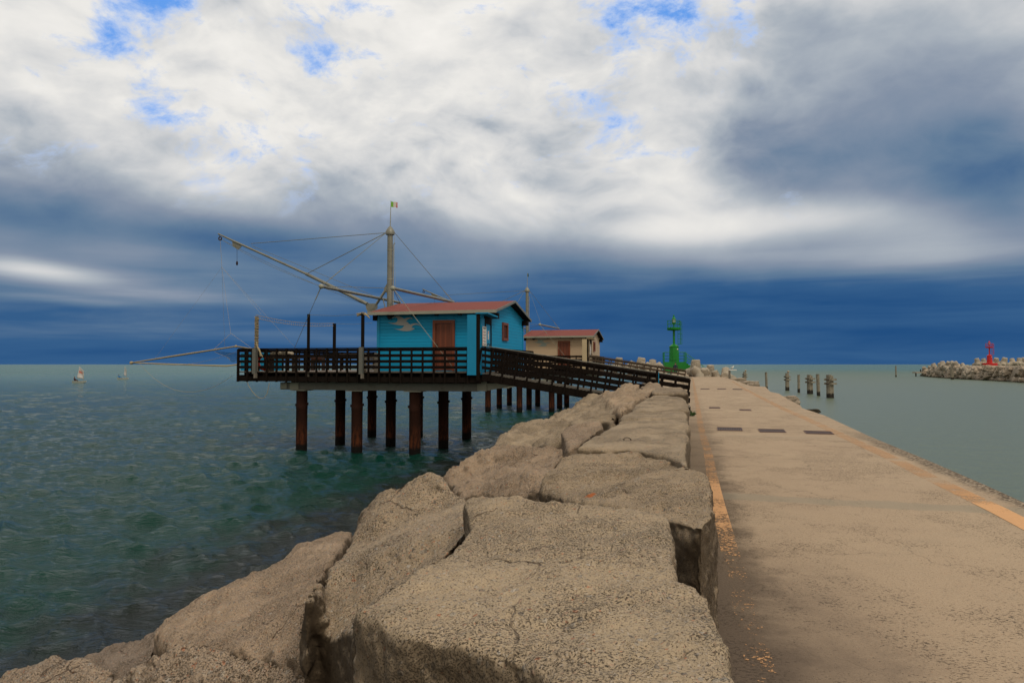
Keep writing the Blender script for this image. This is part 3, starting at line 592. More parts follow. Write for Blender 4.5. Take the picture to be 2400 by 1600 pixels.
rock('rock', [(1402,930,2.62),(1424,918,2.78),(1452,906,2.9),(1476,903,2.93),(1498,908,2.93),(1524,912,2.9),(1516,926,2.88),(1486,944,2.84),(1455,962,2.8),(1440,955,2.75),(1420,942,2.7)], -.2, .055, 'block_far', 'pale hump of rock hiding the foot of the near ramp', GR, amp=.13, seed=25, it=7, flare=1.02)
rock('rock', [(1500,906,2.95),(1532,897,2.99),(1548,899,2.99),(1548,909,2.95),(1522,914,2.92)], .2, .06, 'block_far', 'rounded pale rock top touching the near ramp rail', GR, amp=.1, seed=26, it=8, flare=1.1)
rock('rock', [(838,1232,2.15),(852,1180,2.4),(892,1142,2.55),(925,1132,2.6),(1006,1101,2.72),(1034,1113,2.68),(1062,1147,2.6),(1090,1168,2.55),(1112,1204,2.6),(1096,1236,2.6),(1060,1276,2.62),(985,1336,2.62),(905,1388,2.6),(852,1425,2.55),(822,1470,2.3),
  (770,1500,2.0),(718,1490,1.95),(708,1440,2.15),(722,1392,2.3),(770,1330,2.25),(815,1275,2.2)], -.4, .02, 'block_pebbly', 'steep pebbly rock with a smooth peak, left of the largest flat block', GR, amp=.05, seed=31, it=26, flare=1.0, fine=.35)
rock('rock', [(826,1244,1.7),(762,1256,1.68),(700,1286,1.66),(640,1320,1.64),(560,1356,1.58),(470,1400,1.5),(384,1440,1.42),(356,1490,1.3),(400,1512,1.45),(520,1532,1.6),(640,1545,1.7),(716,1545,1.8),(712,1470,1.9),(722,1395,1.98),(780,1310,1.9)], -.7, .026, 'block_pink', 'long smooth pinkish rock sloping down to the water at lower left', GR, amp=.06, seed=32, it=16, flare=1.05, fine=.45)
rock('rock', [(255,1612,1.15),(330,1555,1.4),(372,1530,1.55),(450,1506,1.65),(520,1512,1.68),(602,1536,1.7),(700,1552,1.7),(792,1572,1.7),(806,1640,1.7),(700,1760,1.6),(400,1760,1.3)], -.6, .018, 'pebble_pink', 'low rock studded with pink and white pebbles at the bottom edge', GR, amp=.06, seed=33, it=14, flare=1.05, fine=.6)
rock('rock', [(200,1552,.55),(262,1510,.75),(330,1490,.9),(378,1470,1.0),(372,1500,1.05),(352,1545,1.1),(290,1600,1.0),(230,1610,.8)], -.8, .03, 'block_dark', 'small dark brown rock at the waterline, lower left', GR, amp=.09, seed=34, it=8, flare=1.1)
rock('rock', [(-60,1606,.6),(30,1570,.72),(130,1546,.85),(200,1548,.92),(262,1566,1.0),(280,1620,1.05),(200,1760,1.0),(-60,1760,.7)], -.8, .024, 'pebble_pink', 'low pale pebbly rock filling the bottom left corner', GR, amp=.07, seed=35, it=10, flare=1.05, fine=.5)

# ---------- pier: road deck, painted lines, gratings, embankment ----------
RZ = 1.95
redge = [(-8, None)]
e0 = P(2400, 1177, RZ); _, la0 = al_la(e0)
pts = [pier(-8, la0, RZ), e0] + [P(u, v, RZ) for u, v in ((2307,1135),(2177,1079),(2036,1021),(1932,973),(1880,956),(1875,949),(1846,935),(1826,922),(1806,918),(1794,906),(1760,904),(1742,898),(1722,891),(1700,885))]
V = []; F = []
for i, p in enumerate(pts):
    al, la = al_la(p); n = 2 + 0
    V += [pier(al, -.8, RZ), p, Vector((p.x, p.y, -1.2))]
for i in range(len(pts)-1):
    a = i*3; F += [(a, a+1, a+4, a+3), (a+1, a+2, a+5, a+4)]
endal = al_la(pts[-1])[0]; a = (len(pts)-1)*3
V += [pier(95, -.8, RZ), pier(95, 5.5, RZ), pier(95, 5.5, -1.2)]; b = a+3
F += [(a, a+1, b+1, b), (a+1, a+2, b+2, b+1)]
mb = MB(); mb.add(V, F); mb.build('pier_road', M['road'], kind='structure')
def strip(name, uvs_l, uvs_r, mat, label):
    """painted strip: a sheet 4 mm above the concrete, cut into short lengths"""
    L = [P(u, v, RZ+.004) for u, v in uvs_l]; Rr = [P(u, v, RZ+.004) for u, v in uvs_r]
    vs = []; [vs.extend((a, b)) for a, b in zip(L, Rr)]
    m_ = MB(); m_.add(vs, [(2*i, 2*i+1, 2*i+3, 2*i+2) for i in range(len(L)-1)])
    return m_.build(name, M[mat], kind='structure')
lv = [885, 905, 930, 957, 985, 1003, 1022, 1058, 1115, 1157, 1184, 1223, 1272, 1340, 1420, 1520, 1640]
lc = [1623, 1627, 1631, 1636, 1640, 1643.5, 1648, 1659, 1669, 1678, 1684, 1694, 1706, 1724, 1745, 1771, 1802]
strip('yellow_line', [(c-.048*(v-853), v) for c, v in zip(lc, lv)], [(c+.048*(v-853), v) for c, v in zip(lc, lv)], 'line_left', '')
rc = [(1716,893),(1745,911),(1791,935),(1837,958),(1875,974),(1906,988),(1952,1010),(2009,1036),(2074,1065),(2151,1104),(2246,1150),(2288,1170),(2342,1196),(2400,1226),(2520,1290)]
strip('yellow_line', [(u-.05*(v-853), v+.015*(v-853)) for u, v in rc], [(u+.05*(v-853), v-.015*(v-853)) for u, v in rc], 'line_right', '')
GG = 'drain gratings set in the pier road'
def grating(q, label):
    c = [P(u, v, RZ+.008) for u, v in q]; o = sum(c, Vector())/4
    root = empty('drain_grating', (o.x, o.y, RZ), 0, label, 'grating', GG)
    c = [Vector((p.x-o.x, p.y-o.y, .008)) for p in c]; a, b, cc, d = c   # far-left, far-right, near-right, near-left
    m_ = MB(); m_.poly([Vector((p.x, p.y, .004)) for p in c], (0, 0, .0015)); m_.build('recess_shade', M['black'], root)  # black sheet laid on the road, painting in the darkness inside the drain
    n = 14; m_ = MB()
    for i in range(n+1):
        t = i/n; m_.beam(a.lerp(b, t), d.lerp(cc, t), .014, .01)
    m_.build('bars', M['grate'], root); m_ = MB()
    for p, q_ in ((a, b), (b, cc), (cc, d), (d, a)): m_.beam(p+Vector((0,0,.002)), q_+Vector((0,0,.002)), .022, .012)
    m_.build('frame', M['grate'], root)
grating([(1681,1001),(1738,1002),(1740,1009),(1683,1008)], 'left of the three nearest iron drain gratings across the road')
grating([(1777,1005),(1836,1006),(1842,1013),(1782,1012)], 'middle one of the three nearest iron drain gratings across the road')
grating([(1884,1009),(1946,1011),(1954,1017),(1891,1015.5)], 'right-hand nearest iron grating, beside the right yellow line')
grating([(1662,953.8),(1686,954),(1688,956.6),(1663,956.4)], 'left grating of the pair beyond the row of three')
grating([(1733,959),(1758,959.4),(1761,962),(1735,961.4)], 'right grating of the pair beyond the row of three')
grating([(1642,910.3),(1662,910.3),(1663,911.8),(1642,911.8)], 'left one in the farthest row of small dark gratings')
grating([(1681,910.3),(1701,910.3),(1702,911.8),(1682,911.8)], 'middle one in the farthest row of small dark gratings')
grating([(1717,911),(1739,911.2),(1740,912.7),(1718,912.5)], 'right one in the farthest row of small dark gratings')

# embankment under the blocks
V = []; F = []
al_ = [-8, 0, 3, 6, 9, 12, 16, 20, 26, 34, 44, 56, 70, 84, 97, 104]; la_ = [-.4, -1.0, -2.0, -3.2, -4.6, -6.4]; zz = [1.5, 1.5, .9, .3, -.5, -1.6]
for i, a in enumerate(al_):
    for l, z in zip(la_, zz): V.append(pier(a, l*(1 if a > 12 else .9), z + (.15*math.sin(a*2.3+l) if z > -.4 else 0)))
F = grid_faces(len(al_), len(la_)); o = np_mesh('embankment', np.array([tuple(v) for v in V]), F, M['block_dark']); tag(o, kind='structure')

# iron loop, weed
root = P(1470, 1029, 2.875); m_ = MB()
m_.tube([Vector((-.045, 0, -.02)), Vector((-.047, 0, .012)), Vector((-.025, .0, .034)), Vector((.02, 0, .032)), Vector((.044, -.01, .012)), Vector((.05, -.012, -.02))], .0075, 8)
o = m_.build('iron_loop', M['iron'], smooth=True, label='small rusty iron loop sticking out of a pale block top', cat='iron loop'); o.location = root; o.scale = (.7, .7, .45)
def tuft(name, c, n, h, r, mat, label, cat, seed):
    rr = random.Random(seed); m_ = MB()
    for i in range(n):
        a = rr.uniform(0, 6.28); l = h*rr.uniform(.5, 1); q = Vector((math.cos(a)*r*rr.random(), math.sin(a)*r*rr.random(), 0)); e = q+Vector((math.cos(a)*l*.6, math.sin(a)*l*.6, l*rr.uniform(.4, 1)))
        w = l*.14; s_ = Vector((-math.sin(a), math.cos(a), 0))*w; mid_ = q.lerp(e, .55)+Vector((0, 0, l*.12))
        m_.add([q, mid_-s_, e, mid_+s_], [(0, 1, 2, 3)])
    o = m_.build(name, M[mat], label=label, cat=cat); o.location = c; return o
tuft('weed', P(1621, 975, RZ), 46, .22, .07, 'leaf', 'small green weed growing at the foot of the squared blocks', 'weed', 4)

# rubble rocks farther along both sides, as copies of a few shapes
protos = []
for i in range(6):
    rr = random.Random(40+i); n = 7
    top = [Vector((math.cos(6.283*k/n+rr.uniform(-.25, .25))*rr.uniform(.55, .95), math.sin(6.283*k/n)*rr.uniform(.5, .8), .62+rr.uniform(-.14, .14))) for k in range(n)]
    me = rock_mesh('rubble', top, -.6, .085, .12, 50+i, it=3, flare=1.12, f=1.2); me.materials.append(M['rubble']); protos.append(me)
def put(me, name, loc, sc, rot, label, cat, group):
    o = bpy.data.objects.new(name, me); COL.objects.link(o); o.location = loc; o.rotation_euler = rot; o.scale = sc if hasattr(sc, '__len__') else (sc,)*3
    return tag(o, label, cat, group)
rr = random.Random(11)
for i in range(46):
    al = 24.5+i*1.45; la = rr.uniform(-.9, -.6) if i % 2 == 0 else rr.uniform(-2.4, -1.7)
    top = 2.6 if i % 2 == 0 else 2.1
    s_ = rr.uniform(.95, 1.25); put(protos[i % 6], 'rock', pier(al, la-.25, top-.62*s_), (s_*1.1, s_, s_), (rr.uniform(-.12, .12), rr.uniform(-.12, .12), rr.uniform(0, 6.28)), 'pale rock in the rubble bank between the ramps and the green light', 'rock', 'rubble bank along the pier beyond the near ramp')
for i in range(24):
    al = 26+i*2.9; s_ = rr.uniform(.9, 1.3)
    put(protos[(i+2) % 6], 'rock', pier(al, -3.6+rr.uniform(-.4, .4), .4-.2*s_), (s_*1.15, s_, s_), (rr.uniform(-.2, .2), rr.uniform(-.2, .2), rr.uniform(0, 6.28)), 'pale rock low in the rubble bank at the sea beyond the near ramp', 'rock', 'rubble bank at the sea beyond the near ramp')
for q, sz, sc, lab in (((1766,903,1.75), .62, (1,.8,.5), 'small pale rock on the harbour edge before the first cluster of piles'), ((1840,938,1.3), .6, (1.7,.8,.7), 'pale rock slab slumped off the harbour edge of the road'),
                   ((1858,943,1.0), .45, (1.1,.8,.6), 'dark rock beside the pale slab at the harbour edge'), ((1902,963,.25), .36, (1.9,.7,.6), 'dark wet rock awash at the harbour edge of the road'), ((1755,899,1.7), .8, (1.5,.8,.5), 'flat pale stone at the far harbour edge of the road'), ((1725,891,1.7), .9, (1.6,.8,.5), 'farthest flat pale stone on the harbour edge')):
    o = put(protos[rr.randrange(6)], 'rock', P(*q), tuple(k*sz for k in sc), (0, 0, rr.uniform(-.4, .4)), lab, 'rock', 'loose rocks on the harbour edge of the pier')
    if 'dark' in lab: o.data = o.data.copy(); o.data.materials[0] = M['block_dark']

# tetrapods
def tetra_mesh():
    dirs = [Vector((0, 0, 1))] + [Vector((math.cos(a)*.943, math.sin(a)*.943, -.333)) for a in (0, 2.094, 4.189)]
    bm = bmesh.new()
    for d in dirs:
        q = d.to_track_quat('Z', 'Y').to_matrix().to_4x4()
        bmesh.ops.create_cone(bm, cap_ends=True, segments=14, radius1=.6, radius2=.42, depth=1.25, matrix=q @ Matrix.Translation((0, 0, .5)))
    me = bpy.data.meshes.new('tetrapod'); bm.to_mesh(me); bm.free()
    me = eval_mods(me, [('REMESH', dict(mode='VOXEL', voxel_size=.07)), ('SMOOTH', dict(factor=.5, iterations=9))])
    rough(me, .025, 3, 1.3, .2); me.polygons.foreach_set('use_smooth', np.ones(len(me.polygons), dtype=bool)); me.materials.append(M['tetra']); return me
TM = tetra_mesh()
def tetra(u, v, D, s_, rot, label, group):
    p = PD(u, v, D); return put(TM, 'tetrapod', p, s_, rot, label, 'tetrapod', group)
GT = 'tetrapods round the green light'
for (u, v, D, s_, rot, lab) in (
    (1449,859,88,1.05,(.1,.1,0), 'leftmost tetrapod top showing above the far ramp rail'), (1475,863,86,.9,(.5,.2,1), 'low tetrapod second from the left above the far ramp rail'),
    (1500,861,84,1.1,(.15,-.1,2), 'tall round-topped tetrapod in the middle above the far ramp rail'), (1528,864,84,1.0,(-.1,.2,.5), 'tetrapod right of the tallest one above the far ramp rail'),
    (1532,868,82,1.1,(.9,.3,1), 'tilted tetrapod just left of the green light plinth'), (1512,869,82,1.0,(1.2,.3,2), 'tetrapod lying low under the tall round-topped one'), (1546,880,80,1.0,(1.4,.2,.3), 'low tetrapod against the green plinth'),
    (1630,869,92,1.35,(.05,0,.4), 'tall upright tetrapod right of the green steps'), (1640,879,90,1.2,(1.0,.5,1.2), 'leaning tetrapod in front of the tall upright one'), (1650,884,90,1.1,(1.6,.3,2.4), 'tetrapod lying at the end of the road'),
    (1664,877,93,1.15,(.1,-.1,1.0), 'stubby upright tetrapod at the middle of the road end'), (1681,887,91,1.0,(1.9,.1,.2), 'tetrapod lying flat at the road end'), (1702,883,90,1.15,(.35,.35,2.2), 'rightmost tetrapod at the end of the road')):
    tetra(u, v, D, s_, rot, lab, GT)
tuft('dry_bush', P(1640, 876, RZ), 90, .9, .5, 'dry_leaf', 'dry brown scrub between the tetrapods at the road end', 'bush', 6)

# far breakwater
W0 = [P(2186, 883, 0), P(2228, 886, 0), P(2280, 889.5, 0), P(2340, 892.5, 0), P(2400, 896, 0), P(2560, 906, 0), P(2800, 922, 0)]
nrm = Vector((.35, .94, 0)).normalized(); rows = [(0, -1.0), (1.5, .5), (7, 2.2), (11, 3.1), (17, 3.3), (26, 3.3), (34, 1.0), (38, -1)]
V = []
for i, p in enumerate(W0):
    k = min(1, .25+i*.4)
    for d, z in rows: V.append(p + nrm*d*(.5 if i == 0 else 1) + Vector((0, 0, z*(k if z > 0 else 1)+(.25*math.sin(i*3.1+d) if 0 < z < 3.2 else 0))))
o = np_mesh('breakwater', np.array([tuple(v) for v in V]), grid_faces(len(W0), len(rows)), M['rubble'], smooth=False); tag(o, kind='structure')
rr = random.Random(5); GB = 'rocks of the far breakwater'
for i in range(150):
    t = rr.random()**1.0*4.6; k = int(t); base = W0[k].lerp(W0[min(k+1, 6)], t-k); d = rr.uniform(-.5, 12); z = -.2+3.0*min(1, d/10)
    if t < 1.2: z *= .5+.4*t; 
    s_ = rr.uniform(.7, 1.6)
    put(protos[i % 6], 'rock', base+nrm*d+Vector((0, 0, z-.25)), (s_*1.2, s_*.9, s_*.75), (rr.uniform(-.4, .4), rr.uniform(-.4, .4), rr.uniform(0, 6.28)), 'pale brown rock in the slope of the far breakwater', 'rock', GB)
for i in range(34):
    t = rr.uniform(.1, 2.2); k = int(t); base = W0[k].lerp(W0[k+1], t-k); d = rr.uniform(0, 14); z = .3+(2.9*min(1, d/9))*min(1, .35+t*.45)
    put(TM, 'tetrapod', base+nrm*d+Vector((0, 0, z+.2)), rr.uniform(1.0, 1.45), (rr.uniform(0, 3), rr.uniform(0, 3), rr.uniform(0, 6)), 'grey tetrapod heaped at the tip of the far breakwater', 'tetrapod', 'tetrapods heaped at the tip of the far breakwater')
for j, u in enumerate((2292, 2333, 2352, 2374, 2389, 2398, 2307)):
    put(TM, 'tetrapod', P(u, 853.5+(0 if u > 2310 else -1), 3.595) if False else PD(u, 851.5, 196+j), 1.35+.1*(j % 3), (rr.uniform(-.3, .3), rr.uniform(-.3, .3), j), 'grey tetrapod standing behind the crest beside the red light', 'tetrapod', 'tetrapods on the crest by the red light')
# ---------- fishing platforms ----------
ZT = 4.25
BOARDS = [(-.05, -.143), (-.256, -.369), (-.48, -.594), (-.707, -.82)]
def w2l(p, A=A0):
    d = Vector(p)-A; return Vector((d.dot(E1), d.dot(E2), p.z))
def railing(root, p0, p1, out, first=True, ztop0=ZT, ztop1=ZT, wood='dark_wood', low=-1.36, nposts=None, skip=()):
    """rail from p0 to p1 (x, y); out = unit normal pointing outwards; posts on the outside"""
    p0 = Vector((*p0, 0)); p1 = Vector((*p1, 0)); L = (p1-p0).length; d = (p1-p0)/L; out = Vector((*out, 0))
    rl = MB().beam(p0+Vector((0,0,ztop0-.022)), p1+Vector((0,0,ztop1-.022)), .12, .044).build('railing', M[wood], root)
    for a, b in BOARDS:
        h = a-b; c = (a+b)/2
        MB().beam(p0+Vector((0,0,ztop0+c)), p1+Vector((0,0,ztop1+c)), .035, h).build('rail_board', M[wood], rl)
    n = nposts or max(2, round(L/.45)); sl = (ztop1-ztop0)/L
    for i in range(n+1):
        if i in skip: continue
        q = p0+d*(L*i/n)+out*.05; z = ztop0+(ztop1-ztop0)*i/n
        lean = Vector((d.x, d.y, 0))*(sl*(-low))
        MB().beam(q+Vector((0,0,z-.03)), q+lean*1.0+Vector((0,0,z+low)), .065, .06, up=out).build('post', M[wood], rl)
    return rl
def lowered(v, z): return Vector((v.x, v.y, z))

GULL = [(565,555),(590,522),(620,497),(660,477),(700,471),(740,474),(785,490),(820,512),(842,528),(868,512),(900,502),(940,498),(975,506),(1005,530),(960,521),(925,528),(895,548),(870,578),(905,588),(922,600),(908,606),(935,618),(952,632),(970,622),(1000,612),(1040,606),(1075,610),(1110,628),(1145,662),(1110,640),(1070,632),(1030,636),(998,652),(972,690),(1005,692),(1035,708),(1000,722),(985,734),(940,746),(890,750),(840,750),(785,742),(735,728),(690,715),(640,700),(700,711),(755,712),(800,698),(822,678),(845,646),(790,647),(735,641),(680,632),(625,619),(580,606),(543,590),(610,604),(665,600),(700,586),(720,560),(724,535),(712,513),(690,501),(655,500),(620,512),(590,532)]

def build_platform(k, A, hutm, flat, ramp_s1, ramp_z1, rampwood, words):
    rz = -ANG
    # --- deck ---
    root = empty('fishing_platform', (A.x, A.y, 0), rz, words['deck'], 'platform', 'fishing platforms on steel piles')
    S0, T1 = -9.94, 8.6
    MB().box(S0, .45, .0, T1, 3.27, 3.31).build('deck_boards', M['deck'], root)
    MB().box(S0-.02, .45, -.02, .02, 2.91, 3.11).build('fascia_board', M['dark_wood'], root)
    MB().box(S0-.02, S0+.02, .03, T1, 2.91, 3.11).build('fascia_board', M['dark_wood'], root)
    MB().box(S0, .45, T1, T1+.04, 2.91, 3.25).build('fascia_board', M['dark_wood'], root)
    for i in range(14):
        s_ = S0+.4+i*.76; MB().box(s_-.05, s_+.05, .05, T1-.05, 2.94, 3.265).build('joist', M['dark_wood'], root)
    for t in (.35, 3.9, 7.2): MB().box(S0-.28, .4, t-.08, t+.08, 3.02+.0, 3.16).build('cross_beam', M['dark_wood'], root) if t < 1 else MB().box(S0-.0, .4, t-.08, t+.08, 2.78, 2.935).build('cross_beam', M['dark_wood'], root)
    railing(root, (S0, 0), (-.04, 0), (0, -1), nposts=22)
    railing(root, (S0, .06), (S0, T1), (-1, 0))
    railing(root, (S0, T1), (.35, T1), (0, 1))
    railing(root, (.42, 2.0), (.42, T1), (1, 0))
    # steel beams
    for t in (.8, 4.0, 7.2):
        bm_ = MB().box(-8.4, .1, t-.16, t-.14, 2.58, 2.84).box(-8.4, .1, t+.14, t+.16, 2.58, 2.84).box(-8.4, .1, t-.2, t+.2, 2.845, 2.865).box(-8.4, .1, t-.17, t+.17, 2.56, 2.578)
        sb = bm_.build('steel_beam', M['galv'], root)
        MB().box(-8.4, -8.1, t-.185, t-.165, 2.6, 2.83).box(-7.95, -7.55, t-.19, t-.165, 2.575, 2.84).build('end_plate', M['galv_light'], sb)
        MB().poly([(.1, t-.14, 2.58), (.5, t-.14, 2.6), (1.9, t-.14, 2.86), (1.9, t-.14, 2.92), (.1, t-.14, 2.86)], (0, .28, 0)).build('tapered_bracket', M['galv_light'], sb)
        MB().box(.28, .5, t-.2, t-.145, 2.58, 3.0).build('bolted_plate', M['galv_light'], sb)
    for s_ in (-7.5, -5.0, -2.5):
        for t in (.8, 4.0, 7.2):
            pl = MB().lathe([(.225, -1.5), (.225, 1.75), (.232, 1.76), (.232, 1.95), (.225, 1.96), (.225, 2.55)], (s_, t, 0), 20).build('pile', M['rust'], root, smooth=True)
            MB().box(s_-.36, s_+.36, t-.3, t+.3, 2.525, 2.556).build('cap_plate', M['galv_light'], pl)
            MB().box(s_-.28, s_-.2, t-.05, t+.05, 1.88, 1.98).box(s_+.2, s_+.28, t-.05, t+.05, 1.93, 2.03).build('lug', M['rust'], pl)
    # --- hut ---
    hut = empty('fishing_hut', (A.x, A.y, 3.31), rz, words['hut'], 'hut', 'huts on the fishing platforms')
    def hb(mb_, name, mat, parent=hut, smooth=False):
        mb_.v = [(x, y, z-3.31) for x, y, z in mb_.v]; return mb_.build(name, M[mat], parent, smooth)
    s0, s1, t0, t1, ze, zr = -4.75, .25, 2.1, 7.4, 5.74, 6.27
    hb(MB().poly([(s0, t0, 3.315), (s0, t1, 3.315), (s0, t1, ze), (s0, 4.75, zr), (s0, t0, ze)], (s1-s0, 0, 0)), 'wall', hutm)
    hb(MB().box(s0-.025, s0+.1, t0-.028, t0-.002, 3.32, ze-.02), 'corner_board', flat); hb(MB().box(s1-.1, s1+.028, t0-.03, t0-.003, 3.32, ze-.02), 'corner_board', flat)
    hb(MB().box(s1+.002, s1+.028, t1-.1, t1+.02, 3.32, ze-.02), 'corner_board', flat)
    ra, rb, te0, te1 = -4.97, .55, 1.7, 7.8
    e0, rg = 5.76, 6.39
    rf = hb(MB().poly([(ra, te0, e0), (ra, 4.75, rg), (ra, te1, e0), (ra, te1, e0-.05), (ra, 4.75, rg-.05), (ra, te0, e0-.05)], (rb-ra, 0, 0)), 'roof', 'roof')
    for a, b in ((te0, te1),): pass
    hb(MB().poly([(ra+.02, te0+.04, e0-.052), (ra+.02, 4.75, rg-.052), (ra+.02, te1-.04, e0-.052), (ra+.02, te1-.04, e0-.10), (ra+.02, 4.75, rg-.11), (ra+.02, te0+.04, e0-.10)], (rb-ra-.04, 0, 0)), 'soffit', 'dark_wood', rf)
    for t in (te0, te1):
        sg = -1 if t == te0 else 1
        hb(MB().box(ra-.02, rb+.02, min(t, t+sg*.1), max(t, t+sg*.1), e0-.12, e0+.005), 'gutter', 'galv_light' if sg < 0 else 'galv_pole', rf)
    for s_ in (ra-.022, rb+.002):
        hb(MB().poly([(s_, te0, e0-.09), (s_, te0, e0+.012), (s_, 4.75, rg+.012), (s_, te1, e0+.012), (s_, te1, e0-.09), (s_, 4.75, rg-.09)], (.02, 0, 0)), 'verge_board', 'galv_pole', rf)
    for t in (2.15, 7.3):
        hb(MB().box(s0-.2, s0-.001, t-.12, t+.12, 5.44, 5.66), 'beam_end', 'dark_wood'); hb(MB().box(s1+.001, s1+.28, t-.12, t+.12, 5.44, 5.66), 'beam_end', 'dark_wood')
    for i in range(5):
        s_ = s0+.7+i*1.0; hb(MB().box(s_-.05, s_+.05, 1.82, 2.09, 5.6, 5.68), 'rafter_end', 'dark_wood')
    a = LT(1015, 750.4, 2.08); b = LT(1066, 866, 2.08)
    dr = hb(MB().box(a.x+.13, b.x-.13, 2.075, 2.095, 3.36, a.z-.14), 'door', 'door')
    hb(MB().box(a.x, a.x+.12, 2.03, 2.096, 3.34, a.z).box(b.x-.12, b.x, 2.03, 2.096, 3.34, a.z).box(a.x+.12, b.x-.12, 2.032, 2.096, a.z-.13, a.z), 'door_frame', 'door_frame', dr)
    hb(MB().box(a.x+.17, a.x+.2, 2.04, 2.073, 4.3, 4.45), 'handle', 'iron', dr)
    w0 = LS(1178, 755, s1+.03); w1 = LS(1190, 799, s1+.03)
    wy0, wy1, wz0, wz1 = w0.y, w1.y, w1.z, w0.z
    wd = hb(MB().box(s1+.003, s1+.012, wy0+.1, wy1-.1, wz0+.1, wz1-.1), 'window', 'dark_glass')
    hb(MB().box(s1+.002, s1+.07, wy0, wy0+.11, wz0, wz1).box(s1+.002, s1+.07, wy1-.11, wy1, wz0, wz1).box(s1+.002, s1+.068, wy0+.11, wy1-.11, wz0, wz0+.11).box(s1+.002, s1+.068, wy0+.11, wy1-.11, wz1-.11, wz1).box(s1+.013, s1+.03, (wy0+wy1)/2-.02, (wy0+wy1)/2+.02, wz0+.11, wz1-.11), 'window_frame', 'door_frame', wd)
    pts_ = [LT(840+x/7.84, 680+y/7.84, t0-.012) for x, y in GULL]
    hb(MB().poly(pts_, (0, .008, 0)), 'painted_gull_emblem', 'gull_grey' if k == 0 else 'gull_blue')
    lm = LT(913, 741, 1.98)
    lp = hb(MB().lathe([(.07, .1), (.1, .02), (.09, -.08), (.04, -.12)], (lm.x, lm.y, lm.z), 12), 'eave_lamp', 'black', smooth=True)
    hb(MB().box(lm.x-.02, lm.x+.02, lm.y, 2.09, lm.z+.05, lm.z+.08), 'bracket', 'black', lp)
    # --- entrance gate ---
    gt = empty('entrance_gate', (A.x+E1.x*.4, A.y+E1.y*.4, 3.31), rz, words['gate'], 'gate', 'entrance gates of the platforms')
    def gb(mb_, name, mat, parent=gt):
        mb_.v = [(x-.4, y, z-3.31) for x, y, z in mb_.v]; return mb_.build(name, M[mat], parent)
    zp = 5.44
    gb(MB().box(-.03, .32, -.15, -.1, 3.2, zp), 'screen_panel', flat)
    gb(MB().box(.325, .425, -.14, .0, 3.0, zp+.02), 'gate_post', 'dark_wood')
    gb(MB().box(.43, .46, .05, .46, 3.22, zp-.12), 'side_panel', flat)
    gb(MB().box(.42, .47, .5, .62, 3.2, zp), 'gate_post', 'dark_wood')
    gd = gb(MB().box(.43, .46, .68, 1.22, 3.34, zp-.34), 'gate_door', flat)
    gb(MB().tube([(.47, .72, 4.35), (.54, .74, 4.38), (.54, .86, 4.38), (.53, .9, 4.2)], .018, 6), 'handle', 'iron', gd)
    gb(MB().box(.462, .468, .87, 1.02, 4.55, 4.88), 'notice', 'white', gd)
    gb(MB().box(.4685, .471, .9, .99, 4.78, 4.85).box(.4685, .471, .92, .97, 4.60, 4.64), 'printed_mark', 'sail_red', gd)
    gb(MB().box(.42, .47, 1.26, 1.38, 3.2, zp), 'gate_post', 'dark_wood'); gb(MB().box(.425, .465, .62, 1.26, zp-.3, zp), 'lintel', 'dark_wood')
    gb(MB().poly([(.3, -.18, zp+.03), (.3, -.18, zp+.075), (.3, 1.2, zp+.02), (.3, 1.2, zp-.03)], (.48, 0, 0)), 'canopy', flat)
    # sign board with its lines of print (too small in the photograph to read)
    sg = empty('sign_board', tuple(A+E1*.5+E2*.2+Vector((0, 0, 4.3))), rz, words['sign'], 'sign', 'sign boards by the gates')
    MB().box(-.006, .006, -.12, .36, 0, .72).build('board', M['white'], sg)
    m_ = MB(); r2 = random.Random(3)
    m_.box(.0065, .009, -.08, .32, .655, .685); m_.box(.0065, .009, -.02, .26, .61, .63)
    for r_ in range(5):
        z = .53-r_*.115
        for q in range(3): m_.box(.0065, .009, .06, .18+r2.random()*.12, z-q*.024, z-q*.024+.01)
    m_.build('lines_of_print', M['black'], sg)
    m_ = MB()
    for r_ in range(5): m_.box(.0065, .009, -.07, .0, .5-r_*.115, .54-r_*.115)
    m_.build('pictograms', M['orange'], sg)
    # --- ramp ---
    rp = empty('access_ramp', (A.x+E1.x*.46, A.y+E1.y*.46, 3.3), rz, words['ramp'], 'ramp', 'wooden ramps from the pier to the platforms')
    def shift(o, d): 
        for ob in [o]+list(o.children): 
            if ob.data.get('sh'): continue
            ob.data['sh'] = 1; ob.data.transform(Matrix.Translation(d))
    L0, L1 = .5, ramp_s1; dz = ramp_z1-ZT
    r1 = railing(rp, (L0, 0), (L1, 0), (0, -1), ztop0=ZT, ztop1=ramp_z1, wood=rampwood, low=-1.2, nposts=round((L1-L0)/.47)); shift(r1, Vector((-.46, 0, -3.3)))
    r2_ = railing(rp, (L0, 1.25), (L1, 1.25), (0, 1), ztop0=ZT, ztop1=ramp_z1, wood=rampwood, low=-1.2, nposts=round((L1-L0)/.47)); shift(r2_, Vector((-.46, 0, -3.3)))
    n = 60; m_ = MB()
    for i in range(n):
        s_ = L0+(L1-L0)*(i+.5)/n; z = 3.29+dz*(i+.5)/n; m_.box(s_-.055-.46, s_+.055-.46, .03, 1.22, z-.03-3.3, z-3.3)
    m_.build('floor_slats', M['grey_wood'], rp)
    for t in (.0, 1.25):
        MB().beam((L0-.46, t, 3.11-3.3), (L1-.46, t, 3.11+dz-3.3), .05, .24).build('stringer', M[rampwood], rp)
    MB().tube([(L0-.46, -.03, ZT+.045-3.3), (L1-.46+.05, -.03, ramp_z1+.045-3.3)], .014, 8).build('handrail_pipe', M['galv_pole'] if k == 0 else M['mid_wood'], rp, smooth=True)

